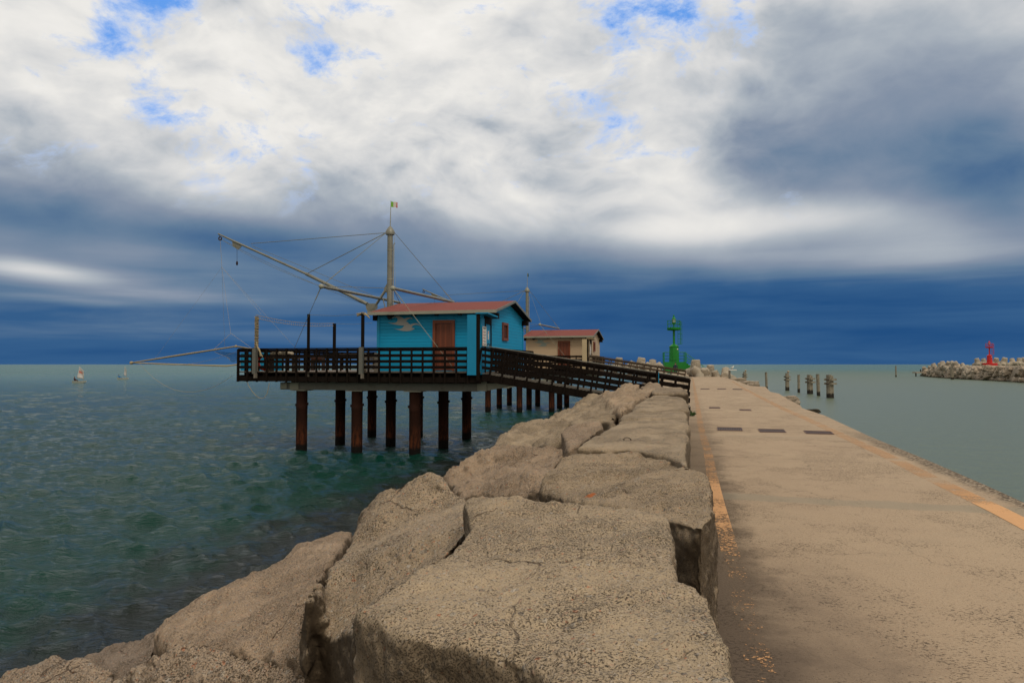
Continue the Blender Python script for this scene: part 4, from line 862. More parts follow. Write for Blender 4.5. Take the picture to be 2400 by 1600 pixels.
build_platform(0, A0, 'blue', 'blue_flat', 7.97, 3.09, 'dark_wood', dict(
    deck='dark timber fishing platform on rusty piles carrying the bright blue hut', hut='bright blue boarded hut with a red roof and a grey gull emblem',
    gate='blue entrance gate panels beside the bright blue hut', sign='white notice board with small print beside the blue gate', ramp='long dark wooden ramp rising from the pier to the blue hut'))
A1 = A0+Vector((6.8, 24.6, 0))
build_platform(1, A1, 'cream', 'cream_flat', 7.3, 3.18, 'mid_wood', dict(
    deck='timber fishing platform farther out carrying the cream hut', hut='cream boarded hut with a red roof, seen past the blue one',
    gate='cream entrance gate panel at the corner of the cream hut', sign='notice board beside the cream gate', ramp='brown wooden ramp behind the near one, leading to the cream hut'))

# --- derrick: mast, boom, spreaders and stays ---
dk = empty('derrick', (A0.x, A0.y, 3.31), -ANG, 'tall grey steel mast with a long slanting boom rising behind the blue hut', 'derrick', 'net derricks on the fishing platforms')
def D(p): return Vector((p[0], p[1], p[2]-3.31))
MT = 4.3; mp = LT(913.5, 700, MT); mx = mp.x; ztop = LT(913.5, 541, MT).z
ms = MB().lathe([(.13, 0), (.125, ztop-3.31)], (mx, MT, 0), 16).build('mast', M['galv_pole'], dk, smooth=True)
MB().lathe([(.2, ztop-3.31-.18), (.21, ztop-3.31-.05), (.16, ztop-3.31+.06), (.05, ztop-3.31+.2)], (mx, MT, 0), 14).build('mast_cap', M['galv_pole'], ms, smooth=True)
for v in (586, 654.5):
    z = LT(913, v, MT).z-3.31; MB().lathe([(.138, z-.02), (.138, z+.02)], (mx, MT, 0), 14).build('clamp_band', M['galv_light'], ms, smooth=True)
MB().tube([(mx+.17, MT, .5), (mx+.17, MT, LT(922, 575, MT).z-3.31), (mx+.2, MT, LT(922, 570, MT).z-3.31), (mx+.25, MT, LT(922, 571, MT).z-3.31)], .02, 6).build('conduit', M['galv_light'], ms, smooth=True)
tip = D(LT(511.5, 548, MT)); bs = D(LT(860, 712, MT)); mid = D(LT(716, 641, MT))
bo = MB().tube([tip, tip.lerp(bs, .12), mid, mid+(bs-mid)*.01, bs], [.035, .05, .055, .075, .08], 12).build('boom', M['galv_pole'], dk, smooth=True)
MB().poly([D(LT(856, 706, MT)), D(LT(866, 711, MT)), D(LT(884, 711, MT)), D(LT(884.5, 722, MT)), D(LT(878, 727, MT)), D(LT(862, 732, MT)), D(LT(858, 722, MT))], (0, .03, 0)).build('gusset_plate', M['galv_pole'], bo)
MB().poly([D(LT(544, 564, MT)), D(LT(568, 574, MT)), D(LT(562, 582, MT)), D(LT(557, 585, MT)), D(LT(545, 577, MT))], (0, .025, 0)).build('boom_plate', M['galv_pole'], bo)
MB().tube([D(LT(882, 713, MT)), D(LT(903, 681, MT))], .06, 10).build('link_strut', M['galv_pole'], dk, smooth=True)
MB().poly([D(LT(907, 664, MT)), D(LT(907, 686, MT)), D(LT(900, 684, MT)), D(LT(900, 676, MT))], (0, .03, 0)).build('pivot_plate', M['galv_pole'], dk)
MB().tube([D(LT(897, 698, MT)), D(LT(903, 722, MT))], .025, 8).build('brace_rod', M['galv_pole'], dk, smooth=True)
pu = D(LT(516, 559, MT)); q = MB().ring(pu, .08, .03, (0, 1, 0), 16, 6).tube([tip, pu+Vector((0, 0, .08))], .012, 6).build('pulley', M['iron'], bo, smooth=True)
hk = D(LT(555.5, 617, MT)); MB().tube([D(LT(555.5, 583, MT)), hk+Vector((0, 0, .1))], .008, 5).ball(hk, .07, 10, 8, (.7, .7, 1.6)).build('hook_block', M['rust'], bo, smooth=True)
SZ = 6.6; t1_ = D(w2l(P(753, 671, SZ))); t1e = D(w2l(P(937, 709, SZ))); t2_ = D(w2l(P(921, 675.5, SZ))); t2e = D(w2l(P(1063, 708, SZ)))
for a, b in ((t1_, t1e), (t2_, t2e)): MB().tube([a, b], .062, 10).build('spreader_tube', M['galv_pole'], dk, smooth=True)
TOP = Vector((mx, MT, ztop-3.31-.08)); TL = TOP+Vector((-.2, 0, 0)); TR = TOP+Vector((.2, 0, 0))
def cable(a, b, r=.011, name='stay_cable', mat='cable', sag=0.0, n=8, parent=dk):
    pts_ = [a.lerp(b, i/n)-Vector((0, 0, sag*4*(i/n)*(1-i/n))) for i in range(n+1)] if sag else [a, b]
    return MB().tube(pts_, r, 5).build(name, M[mat], parent)
cable(TL, D(LT(588, 571, MT)), .014); cable(TL, D(LT(722, 640, MT)), .017); cable(TL, t1_, .012); cable(TR, t2e, .012)
cable(t1_, t2_, .010); cable(D(LT(590, 576, MT)), D(LT(900, 703, MT)), .009); cable(D(LT(520, 562, MT)), D(LT(862, 716, MT)), .008, sag=.12)
cable(D(LT(520, 562, MT)), t1_, .008, sag=.15); cable(TR, t2_+Vector((.1, 0, 0)), .007)
cable(t2_, D(w2l(P(937, 709, SZ))), .012)
anc = D(LT(1096, 906, .58)); cable(t2_, anc, .009); anc1 = D(LT(690, 816, .45)); cable(t1_, anc1, .010)
def turnbuckle(a, b, f0, f1, r=.03):
    m_ = MB(); n = 9
    for i in range(n): m_.ball(a.lerp(b, f0+(f1-f0)*i/(n-1)), r, 6, 4)
    m_.build('turnbuckle', M['galv_light'], dk, smooth=True)
turnbuckle(TL, t1_, .68, .88); turnbuckle(t1_, anc1, .04, .2); turnbuckle(t2_, anc, .03, .16); turnbuckle(TR, t2e, .83, .96); turnbuckle(TL, D(LT(588, 571, MT)), .02, .12, .022); turnbuckle(TL, D(LT(722, 640, MT)), .02, .16)
for c_, n_ in ((t1_, 0), (t2_, 0)): MB().ball(c_, .1, 10, 8).build('end_fitting', M['galv_light'], dk, smooth=True)
def flag(A, label, tiny=False):
    r_ = empty('flag', tuple(A+E1*mx+E2*MT+Vector((0, 0, ztop+.1))), -ANG, label, 'flag', 'flags on the mast tops')
    h = 1.28; MB().tube([(0, 0, 0), (.03, 0, h)], [.022, .012], 6).build('flagstaff', M['galv_light'], r_)
    w_, hh = (.34, .25) if not tiny else (.1, .26); nx, nz = 14, 6; V = []
    for i in range(nx+1):
        for j in range(nz+1): V.append((.03+w_*i/nx, .035*math.sin(i*.75+j*.25)*(i/nx), h-.05-hh*j/nz-.05*(i/nx)**2+.012*math.sin(i*.9)))
    m_ = MB(); m_.add(V, [tuple(f) for f in grid_faces(nx+1, nz+1)]); m_.build('cloth', M['flag'] if not tiny else M['leaf'], r_, smooth=True)
flag(A0, 'small green, white and red flag flying on the near mast top')
dk2 = copy_tree(dk); dk2.location = (A1.x, A1.y, 3.31); dk2['label'] = 'far grey mast with stays, rising between the blue and the cream hut'
flag(A1, 'tiny yellow-green pennant on the far mast top', True)

# --- things on and about the near deck ---
def at(l, z=None): return tuple(A0+E1*l.x+E2*l.y+Vector((0, 0, l.z if z is None else z)))
GP = 'dark posts standing on the near deck'
def deckpost(u, vtop, t, w, label, base=False, mat='dark_wood'):
    a = LT(u, vtop, t); r_ = empty('timber_post', at(a, 3.0), -ANG, label, 'post', GP); h = a.z-3.0
    MB().box(-w/2, w/2, -w/2, w/2, .3, h).build('shaft', M[mat], r_)
    if base: MB().box(-.078, .078, -.17, -.005-.05, .22, 1.27).build('steel_sleeve', M['galv'], r_); MB().box(.02, .1, -.2, -.06, .05, .23).build('foot_bracket', M['grey_wood'], r_)
    else: MB().box(-w/2-.01, w/2+.01, -w/2-.01, w/2+.01, .0, .29).build('foot_block', M['grey_wood'], r_)
    return r_, h
r_, h = deckpost(602, 741, -.08, .1, 'rope-wrapped post near the left end of the near deck rail', True, 'grey_wood')
m_ = MB(); rr = random.Random(8)
for i in range(22):
    z = 1.3+(h-1.35)*i/21; tl = rr.uniform(-.5, .5); n = 14
    m_.tube([Vector((math.cos(6.283*j/n)*.085, math.sin(6.283*j/n)*.085, z+tl*.07*math.cos(6.283*j/n))) for j in range(n+1)], .011, 5)
m_.tube([(.06, -.08, 1.5), (.12, -.1, 1.3), (.2, -.1, 1.22), (.3, -.1, .98), (.36, -.1, .9)], .02, 6).tube([(.06, -.09, 1.42), (.15, -.12, 1.24), (.24, -.12, 1.1), (.27, -.12, .93)], .018, 6)
m_.build('rope_wrapping', M['rope'], r_)
deckpost(723.5, 736, .12, .085, 'slim bare post between the wrapped post and the short far one')
deckpost(784, 758, 6.9, .12, 'short dark post at the back of the near deck')
r_, h = deckpost(850.5, 736, -.08, .1, 'dark post next to the blue hut with a pale rope bundle on top', True)
m_ = MB(); rr = random.Random(9)
for i in range(7): m_.tube([(-.22+rr.uniform(-.04, .04), rr.uniform(-.04, .04), h-.03+rr.uniform(-.05, .06)), (-.08, rr.uniform(-.05, .05), h+rr.uniform(-.03, .07)), (.1, rr.uniform(-.05, .05), h+rr.uniform(-.06, .05)), (.27+rr.uniform(-.05, .05), rr.uniform(-.05, .05), h-.1+rr.uniform(-.06, .05))], .02, 6)
m_.build('rope_bundle', M['rope'], r_)
MB().lathe([(.07, 0), (.085, .04), (.05, .08)], (0, 0, h), 10).build('post_cap', M['grey_wood'], r_, smooth=True)
# rope of floats between posts
a = LT(600, 738, -.05); b = LT(783, 757, 6.9); root = empty('float_line', at(a), -ANG, 'sagging double rope strung with floats between two deck posts', 'rope'); o_ = Vector((a.x, a.y, a.z))
for dzz, nm in ((0, 'upper_rope'), (-.13, 'lower_rope')):
    m_ = MB(); pts_ = [(a.lerp(b, i/30)-o_)+Vector((0, 0, dzz-.14*4*(i/30)*(1-i/30))) for i in range(31)]; m_.tube(pts_, .009, 5)
    for i in range(0, 60): 
        f = i/60; k = int(f*30); m_.ball(pts_[k].lerp(pts_[min(k+1, 30)], f*30-k), .017, 6, 4)
    m_.build(nm, M['net'], root)
m_ = MB()
for i in range(1, 40):
    f = i/40; p = (a.lerp(b, f)-o_)-Vector((0, 0, .14*4*f*(1-f))); m_.tube([p, p-Vector((0, 0, .13))], .005, 4)
m_.build('mesh_ties', M['net'], root)
for (q1, q2, lab) in ((LT(725, 738, .12), LT(850, 736, -.08), 'thin line from the slim post to the post by the blue hut'), (LT(786, 758, 6.9), LT(873, 757, 4.0), 'thin low line from the short far post to the blue hut')):
    r_ = empty('line', at(q1), -ANG, lab, 'rope', 'thin lines between the deck posts'); c_ = MB().tube([Vector((0, 0, 0)), (q2-q1)*.5-Vector((0, 0, .05)), q2-q1], .006, 4).build('strand', M['cable'], r_)
# net frame hauled up over the sea
root = empty('lift_net', at(LT(516, 620, MT), 0), -ANG, 'square fishing net frame of pale poles hanging over the sea at left', 'fishing net'); oo = LT(516, 620, MT); oo.z = 0
N = lambda u, v, t: LT(u, v, t)-oo
c1 = N(308, 850, 4.6); c2 = N(553, 811.5, .9); c3 = N(625, 824, 4.0); c4 = N(560, 853.5, 8.2); pm = N(530, 857.5, 7.6)
MB().tube([c1, c1.lerp(c2, .5), c2], [.03, .045, .03], 8).build('frame_pole', M['rope'], root, smooth=True); MB().tube([c1, pm, c4], [.03, .04, .04], 8).build('frame_pole', M['rope'], root, smooth=True)
MB().tube([c2, c3], .035, 8).build('frame_pole', M['rope'], root, smooth=True); MB().tube([c4, c3], .035, 8).build('frame_pole', M['rope'], root, smooth=True)
MB().ball(c1, .09, 8, 6).ball(c2, .06, 8, 6).build('corner_lashing', M['rope'], root, smooth=True)
hub = N(520, 626, MT); top_ = N(516, 560, MT)
m_ = MB().tube([top_, hub], .008, 5)
for e in (N(361, 843, 4.2), N(541, 781, 2.5), N(527, 816, 6), N(612, 736, 2.0), N(690, 812, 5)): m_.tube([hub, e], .0045, 4)
k1 = N(541.5, 781, 2.5); m_.tube([k1, N(497, 822, 2.0)], .007, 4).tube([k1, N(590, 816, 1.0)], .007, 4)
m_.build('hanging_lines', M['net'], root)
def catenary(a, b, sag, r=.006, n=16): return [a.lerp(b, i/n)-Vector((0, 0, sag*4*(i/n)*(1-i/n))) for i in range(n+1)]
MB().tube(catenary(N(326, 850, 4.6), N(545, 880, .3), 1.05), .007, 4).tube(catenary(N(355, 852, 6), N(560, 822, 1.0), .28), .006, 4).build('slack_line', M['rope'], root)
V = []; nx, ny = 14, 10
for i in range(nx+1):
    f = i/nx; ta = N(498+f*62, 822+f*5, 1.4); ba = N(532+f*28 if f > .2 else 498+f*170, 822+(27-abs(f-.5)*10)*min(1, f*3), 4.5)
    for j in range(ny+1): V.append(ta.lerp(ba, j/ny)-Vector((0, 0, .06*math.sin(math.pi*j/ny)*math.sin(f*9))))
def net_mat():
    m, g, b = new_mat('net_mesh'); p = g.coord(); 
    def lines(ax): 
        f = g.m('FRACT', g.m('MULTIPLY', g.sep(p)[ax], 22.0)); return g.m('LESS_THAN', f, .3)
    g.set(b, 'Base Color', (.34,.30,.23)); g.set(b, 'Roughness', .9)
    g.set(b, 'Alpha', g.m('MULTIPLY', g.m('MAXIMUM', lines(0), lines(2)), g.m('MULTIPLY_ADD', g.noise(p, 3, 4, .6), .8, .3)))
    return m
m_ = MB(); m_.add(V, [tuple(f) for f in grid_faces(nx+1, ny+1)]); m_.build('net_cloth', net_mat(), root, smooth=True)
# loop of rope under the deck
r_ = empty('slack_rope', at(LT(578, 894, -.03)), -ANG, 'loop of rope hanging under the left end of the near deck', 'rope'); o_ = LT(578, 894, -.03)
MB().tube([LT(u, v, -.03)-o_ for u, v in ((578,893),(584,906),(592,918),(600,927),(608,932),(614,933.5),(620,931),(626,922),(629,910),(631,897))], .011, 6).build('strand', M['rope'], r_, smooth=True)
# lifebuoy, net bundle, blue locker, crate, chair behind the rail
lb = empty('lifebuoy', at(LT(617, 853, .25), 3.31), -ANG, 'orange-red lifebuoy leaning inside the near deck rail', 'lifebuoy'); MB().ring((0, 0, .36), .26, .065, (.1, 1, .1), 24, 10).build('ring', M['orange'], lb, smooth=True)
MB().ring((0, 0, .36), .262, .068, (.1, 1, .1), 4, 10, .3, .6).ring((0, 0, .36), .262, .068, (.1, 1, .1), 4, 10, 3.4, 3.7).build('white_bands', M['white'], lb, smooth=True)
c_ = LT(660, 821, .3); nb = empty('net_bundle', at(c_, 3.31), -ANG, 'bundle of folded pale netting lying on a low bench inside the rail', 'net'); me = rock_mesh('folds', [Vector((x, y, z)) for x, y, z in ((-.42,-.12,.14),(-.1,-.16,.2),(.3,-.15,.16),(.5,-.1,.1),(.45,.15,.12),(.1,.2,.2),(-.35,.16,.12))], -.05, .02, .05, 3, it=4, f=3.0)
me.transform(Matrix.Translation((0, 0, .62))); me.materials.append(M['net']); o = bpy.data.objects.new('folds', me); COL.objects.link(o); o.parent = nb
MB().box(-.6, .7, -.2, .25, .5, .56).build('bench_top', M['mid_wood'], nb); [MB().box(x-.03, x+.03, -.15, .2, .0, .5).build('leg', M['mid_wood'], nb) for x in (-.5, .6)]
bl = empty('locker', at(LT(588, 850, 3.2), 3.31), -ANG, 'low bright blue locker at the left end of the near deck', 'locker'); MB().box(-.55, .75, 0, 1.4, .0, .78).build('box', M['blue_flat'], bl); MB().box(-.58, .78, -.03, 1.43, .78, .82).build('lid', M['blue_flat'], bl); MB().box(.0, .1, -.045, -.002, .6, .7).build('latch', M['iron'], bl)
cr = empty('slatted_crate', at(LT(868, 850, 1.2), 3.31), -ANG, 'pale slatted crate on the deck beside the blue hut', 'crate'); m_ = MB()
for j in range(7): m_.box(-.3, .3, -.2, -.18, .05+j*.1, .1+j*.1).box(-.3, .3, .18, .2, .05+j*.1, .1+j*.1)
m_.build('slats', M['grey_wood'], cr); MB().box(-.3, -.26, -.18, .18, 0, .75).box(.26, .3, -.18, .18, 0, .75).build('frame', M['grey_wood'], cr)
tb = empty('work_table', at(LT(825, 850, 2.6), 3.31), -ANG, 'brown work table on the open part of the near deck', 'table'); MB().box(-.45, .45, -.3, .3, .68, .74).build('table_top', M['mid_wood'], tb)
for x in (-.4, .4):
    for y in (-.25, .25): MB().box(x-.03, x+.03, y-.03, y+.03, 0, .68).build('leg', M['dark_wood'], tb)
wn = empty('winch', at(LT(745, 850, 4.2), 3.31), -ANG, 'hand winch standing on the open part of the near deck', 'winch'); MB().tube([(-.25, 0, .5), (.25, 0, .5)], .13, 16).build('drum', M['rust'], wn, smooth=True); MB().box(-.31, -.26, -.12, .12, 0, .65).box(.26, .31, -.12, .12, 0, .65).build('side_plate', M['iron'], wn); MB().tube([(.31, 0, .5), (.42, 0, .5), (.42, 0, .78), (.52, 0, .78)], .018, 6).build('crank', M['iron'], wn)
# short dark post with a blue edge on the near ramp
p_ = LT(1541, 868, -.12); pb = empty('gate_post', at(p_, 2.0), -ANG, 'short dark post with a light blue edge against the near ramp rail', 'post'); MB().box(-.05, .03, -.05, .03, 0, p_.z-2.0).build('shaft', M['dark_wood'], pb); MB().box(.032, .05, -.05, .03, 0, p_.z-2.06).build('blue_edge', M['blue_flat'], pb)
# ---------- harbour lights ----------
def light_tower(root, mat, stairs):
    Z = 0
    if stairs:
        MB().box(-1.5, 1.55, -1.5, 1.5, -1.6, 0).build('plinth', M[mat], root)
        st = None; m_ = MB()
        for i in range(9): m_.box(.2+i*.0, 1.5+.02, -1.5-.3*(i+1), -1.5-.3*i, -1.7, -.2*(i+1)+.0)
        m_ = MB()
        for i in range(9): m_.box(1.55+i*.27, 1.55+(i+1)*.27, -1.35, -.1, -2.05, -.21*(i+1))
        st = m_.build('steps', M[mat], root)
        m_ = MB()
        for y in (-1.32, -.13):
            for f in (1.0, .62, .3): m_.tube([(1.5, y, 1.25*f), (1.55+9*.27, y, 1.25*f-1.9)], .028, 6)
            for i in (0, 4, 9): m_.tube([(1.55+i*.265, y, -.21*i-.1), (1.55+i*.265, y, 1.25-.21*i)], .035, 6)
        m_.build('stair_rail', M[mat], st)
        m_ = MB(); cs = [(-1.45, -1.45), (1.5, -1.45), (1.5, 1.45), (-1.45, 1.45)]
        for i in range(4):
            a = cs[i]; b = cs[(i+1) % 4]
            for z in (1.35, .9, .45):
                if i == 1: m_.tube([(*a, z), (a[0], -1.3, z)], .025, 6).tube([(b[0], -.1, z), (*b, z)], .025, 6)
                else: m_.tube([(*a, z), (*b, z)], .028, 6)
            for f in (0, .33, .66): m_.tube([(a[0]+(b[0]-a[0])*f, a[1]+(b[1]-a[1])*f, 0), (a[0]+(b[0]-a[0])*f, a[1]+(b[1]-a[1])*f, 1.35)], .035, 6)
        m_.build('plinth_rail', M[mat], root)
    else:
        MB().lathe([(1.9, -.9), (1.9, -.1), (1.8, 0)], (0, 0, 0), 28).build('plinth', M[mat], root)
    dr = MB().lathe([(.72, 0), (.70, .1), (.64, 2.1), (.70, 2.12), (.70, 2.18)], (0, 0, 0), 10).build('drum', M[mat], root)
    MB().lathe([(.70, 2.181), (.32, 2.5), (.17, 2.56)], (0, 0, 0), 20).build('drum_cone', M[mat], root, smooth=True)
    MB().box(-.25, .25, -.71, -.66, .15, 1.75).build('access_door', M[mat], dr); MB().ball((.42, -.55, 1.8), .1, 8, 6, (1, .4, 1)).build('round_plate', M['white'], dr, smooth=True)
    MB().lathe([(.16, 2.5), (.16, 4.5)], (0, 0, 0), 16).build('column', M[mat], root, smooth=True)
    gl = MB().lathe([(.16, 4.42), (.92, 4.52), (.95, 4.56), (.95, 4.86), (.9, 4.88)], (0, 0, 0), 24).build('gallery', M[mat], root, smooth=True)
    m_ = MB()
    for z in (5.85, 5.4): m_.ring((0, 0, z), .92, .028, (0, 0, 1), 24, 6)
    for i in range(8): a = i*.785+.2; m_.tube([(math.cos(a)*.92, math.sin(a)*.92, 4.86), (math.cos(a)*.92, math.sin(a)*.92, 5.85)], .028, 6)
    m_.build('gallery_rail', M[mat], gl)
    MB().lathe([(.1, 4.86), (.1, 5.3), (.24, 5.45), (.27, 5.6)], (0, 0, 0), 14).build('lantern_stand', M[mat], root, smooth=True)
    ln = MB().lathe([(.24, 5.6), (.24, 6.05)], (0, 0, 0), 14).build('lantern', M['glass'], root, smooth=True)
    m_ = MB()
    for i in range(6): a = i*1.047; m_.tube([(math.cos(a)*.26, math.sin(a)*.26, 5.6), (math.cos(a)*.26, math.sin(a)*.26, 6.06)], .022, 6)
    m_.build('lantern_bars', M[mat], ln)
    MB().lathe([(.29, 6.05), (.29, 6.12), (.17, 6.32), (.1, 6.4), (.1, 6.66), (.03, 6.7)], (0, 0, 0), 14).build('lantern_cap', M[mat], ln, smooth=True)
    m_ = MB()
    for x in (.5, .85): m_.tube([(x, -.35, 2.5), (x, -.35, 5.7)], .022, 6)
    for i in range(14): m_.tube([(.5, -.35, 2.6+i*.22), (.85, -.35, 2.6+i*.22)], .015, 5)
    m_.tube([(.5, -.35, 2.5), (.55, -.3, 2.3), (.3, -.3, 2.25)], .025, 5)
    ld = m_.build('ladder', M[mat], root); m_ = MB()
    for z in (2.55, 3.25, 3.95, 4.65, 5.3, 5.65): m_.ring((.8, -.35, z), .3, .022, (0, 0, 1), 14, 5)
    for a in (-1.2, -.4, .4, 1.2): m_.tube([(.8+math.cos(a)*.3, -.35+math.sin(a)*.3, 2.55), (.8+math.cos(a)*.3, -.35+math.sin(a)*.3, 5.65)], .015, 5)
    m_.build('ladder_cage', M[mat], ld)
g_ = PD(1580, 848, 97); gr = empty('harbour_light', tuple(g_), R(-8), 'green harbour light tower on a square plinth with steps at the pier end', 'lighthouse', 'harbour light towers'); light_tower(gr, 'green', True)
g_ = PD(2319.5, 850.5, 195); rd = empty('harbour_light', tuple(g_), R(-30), 'red harbour light tower on the far breakwater', 'lighthouse', 'harbour light towers'); light_tower(rd, 'red', False)
for ch in rd.children_recursive: pass
rd.scale = (1.0, 1.0, .955)

# ---------- mooring piles in the harbour ----------
def log(m_, x, y, r, z0, z1, lean=(0, 0), n=10):
    m_.tube([(x, y, z0), (x+lean[0]*.3, y+lean[1]*.3, z0+(z1-z0)*.3), (x+lean[0]*.7, y+lean[1]*.7, z0+(z1-z0)*.7), (x+lean[0], y+lean[1], z1)], [r*1.05, r, r*.97, r*.95], n)
def pile_mat():
    m, g, b = new_mat('old_mooring_timber'); p = g.coord(); z = g.sep(g.pos())[2]
    n1 = g.noise(g.n('ShaderNodeMapping', {'Vector': p, 'Scale': (5, 5, .8)}).outputs[0], 3, 6, .65)
    c = g.mix(g.ss(n1, .3, .7), (.17,.145,.105), (.29,.26,.20)); c = g.mix(g.m('MULTIPLY', g.ss(g.noise(p, 3.5, 5, .6), .5, .66), .55), c, (.07,.06,.04))
    low = g.m('SUBTRACT', 1.0, g.ss(g.m('ADD', z, g.m('MULTIPLY', g.m('SUBTRACT', g.noise(p, 4, 3, .6), .5), .7)), .42, .56)); c = g.mix(low, c, (.018,.014,.009))
    g.set(b, 'Base Color', c); g.set(b, 'Roughness', .9); g.set(b, 'Normal', g.bump(n1, .6, .03)); return m
M['pile'] = pile_mat()
GD = 'mooring piles standing in the harbour'
def single(u, vt, vb, w, lean, label):
    b = P(u, vb, 0); zt = PD(u, vt, b.y).z; r = w*b.y/1600/2
    o = empty('mooring_pile', (b.x, b.y, 0), 0, label, 'pile', GD); m_ = MB(); log(m_, 0, 0, r, -1.5, zt, lean); m_.build('trunk', M['pile'], o, smooth=True)
    MB().lathe([(r*1.0, zt-.06), (r*.9, zt+.02)], (lean[0], lean[1], 0), 10).build('worn_top', M['mid_wood'], o)
def cluster(u, vt, vb, wl, n, label, knob=False, planks=(.3, .62)):
    b = P(u, vb, 0); zt = PD(u, vt, b.y).z; w = wl*b.y/1600; r = w*.27
    o = empty('mooring_cluster', (b.x, b.y, 0), .15*n, label, 'pile cluster', GD)
    for i, (x, y, l) in enumerate(((-w*.26, 0, .06), (w*.26, .02, -.06), (0, w*.4, 0), (0, -w*.36, 0))[:n]):
        m_ = MB(); log(m_, x, y, r, -1.5, zt-(.12*(i % 2)), (l, 0)); m_.build('log', M['pile'], o, smooth=True)
    for f in planks:
        z = zt*(1-f*.55)-.1
        for y in (-w*.36-r*.5, w*.36+r*.9) if n > 2 else (-r*1.25, r*1.4): MB().box(-w*.52, w*.52, y-.05, y+.05, z-.1, z+.1).build('cross_plank', M['pile'], o)
        MB().tube([(-w*.56, -w*.2, z-.02), (-w*.56, w*.3, z-.02)], .05, 6).build('bolt', M['iron'], o)
    if knob: MB().ball((w*.26, 0, zt+.2), .17, 10, 8).lathe([(.09, zt-.12), (.09, zt+.1)], (w*.26, 0, 0), 10).build('ball_top', M['tetra'], o, smooth=True)
cluster(1947.5, 878, 932.5, 17, 3, 'nearest cluster of bound piles, rightmost of the row'); cluster(1900, 878, 923, 14, 3, 'cluster of bound piles left of the leaning single pile')
single(1919.5, 877, 927.5, 8, (-.12, 0), 'thick leaning single pile between the two nearest clusters'); single(1872, 878.5, 919.5, 6, (.02, 0), 'slim upright single pile left of the two nearest clusters')
cluster(1845.5, 874, 915, 11, 2, 'pair of bound piles with a pale ball on top, beyond the slim pile', True); single(1797.5, 872.5, 914, 5.5, (-.1, 0), 'single pile just off the stony harbour edge')
cluster(1746, 871, 902, 9, 2, 'farthest bound pair with a small pale knob, close to the pier', True); single(2100, 857.5, 883, 3.2, (0, 0), 'lone thin pile far out in the harbour mouth')
cluster(2232, 865, 889, 8, 2, 'dark pair of piles in front of the far breakwater', False, ())
# lamp board at pier edge
b = P(1710, 887, RZ); bp = empty('post_with_board', tuple(b), 0, 'thin post carrying a flat pale board at the end of the road', 'post'); zt = PD(1710, 868, b.y).z-RZ
MB().tube([(0, 0, 0), (0, 0, zt)], .12, 8).build('post', M['grey_wood'], bp); MB().box(-.1, .75, -.25, .25, zt, zt+.12).build('board', M['white'], bp)
sgull = empty('gull', (b.x+.3, b.y, RZ+zt+.12), .4, 'white gull sitting on the flat pale board', 'bird')
MB().tube([(-.24, 0, .16), (-.12, 0, .17), (.04, 0, .2), (.14, 0, .27), (.19, 0, .37), (.24, 0, .4), (.3, 0, .39)], [.015, .06, .09, .07, .045, .04, .008], 8).build('body', M['white'], sgull, smooth=True)
MB().tube([(.0, .03, .13), (.0, .03, 0)], .01, 4).tube([(0, -.03, .13), (0, -.03, 0)], .01, 4).build('legs', M['orange'], sgull); MB().tube([(-.3, .05, .15), (-.05, .08, .21), (.08, .07, .22)], [.01, .045, .02], 6).tube([(-.3, -.05, .15), (-.05, -.08, .21), (.08, -.07, .22)], [.01, .045, .02], 6).build('wings', M['galv_light'], sgull, smooth=True)
# low pontoon off the breakwater tip
b = P(2166, 870, 0.0); b = PD(2166, 868.5, 205); b.z = 1.15; po = empty('pontoon', (b.x, b.y, 0), 0, 'low pale landing stage beside the tip of the far breakwater', 'landing stage')
MB().box(-3, 5, -1, 1, .95, 1.35).build('deck', M['tetra'], po); [MB().tube([(x, 0, -1), (x, 0, .95)], .18, 8).build('leg', M['rust'], po) for x in (-2.5, 1, 4.5)]
MB().box(-1.2, -1.0, -.1, .1, 1.35, 2.1).box(.6, .9, -.1, .1, 1.35, 2.0).build('bollards', M['dark_wood'], po)

# ---------- people ----------
def figure(name, joints, edges, radii, loc, rz, label, cloth, head, sc=1.0, legs=None):
    me = bpy.data.meshes.new(name); me.from_pydata([Vector(j) for j in joints], edges, []); o = bpy.data.objects.new('tmp', me); COL.objects.link(o)
    md = o.modifiers.new('s', 'SKIN'); 
    for i, r_ in enumerate(radii): me.skin_vertices[0].data[i].radius = (r_, r_)
    me.skin_vertices[0].data[0].use_root = True
    sb = o.modifiers.new('u', 'SUBSURF'); sb.levels = 2
    dg = bpy.context.evaluated_depsgraph_get(); dg.update(); m2 = bpy.data.meshes.new_from_object(o.evaluated_get(dg)); bpy.data.objects.remove(o)
    m2.materials.clear(); m2.materials.append(M[cloth]); m2.materials.append(M['skin']); m2.materials.append(M['navy'])
    hz = head
    for p in m2.polygons:
        p.use_smooth = True; c = p.center
        if c.z > hz: p.material_index = 1
        elif legs and c.z < legs: p.material_index = 2
    b_ = bpy.data.objects.new('person', m2); COL.objects.link(b_); b_.location = loc; b_.rotation_euler = (0, 0, rz); b_.scale = (sc,)*3
    return tag(b_, label, 'person')
M['navy'] = simple('navy_cloth', (.02,.03,.06), .85, .2, 6); M['blue_cloth'] = simple('blue_cloth', (.02,.16,.42), .85, .2, 6); M['dark_cloth'] = simple('dark_red_cloth', (.05,.018,.02), .85, .2, 6); M['grey_cloth'] = simple('dark_grey_cloth', (.03,.04,.035), .85, .2, 6)
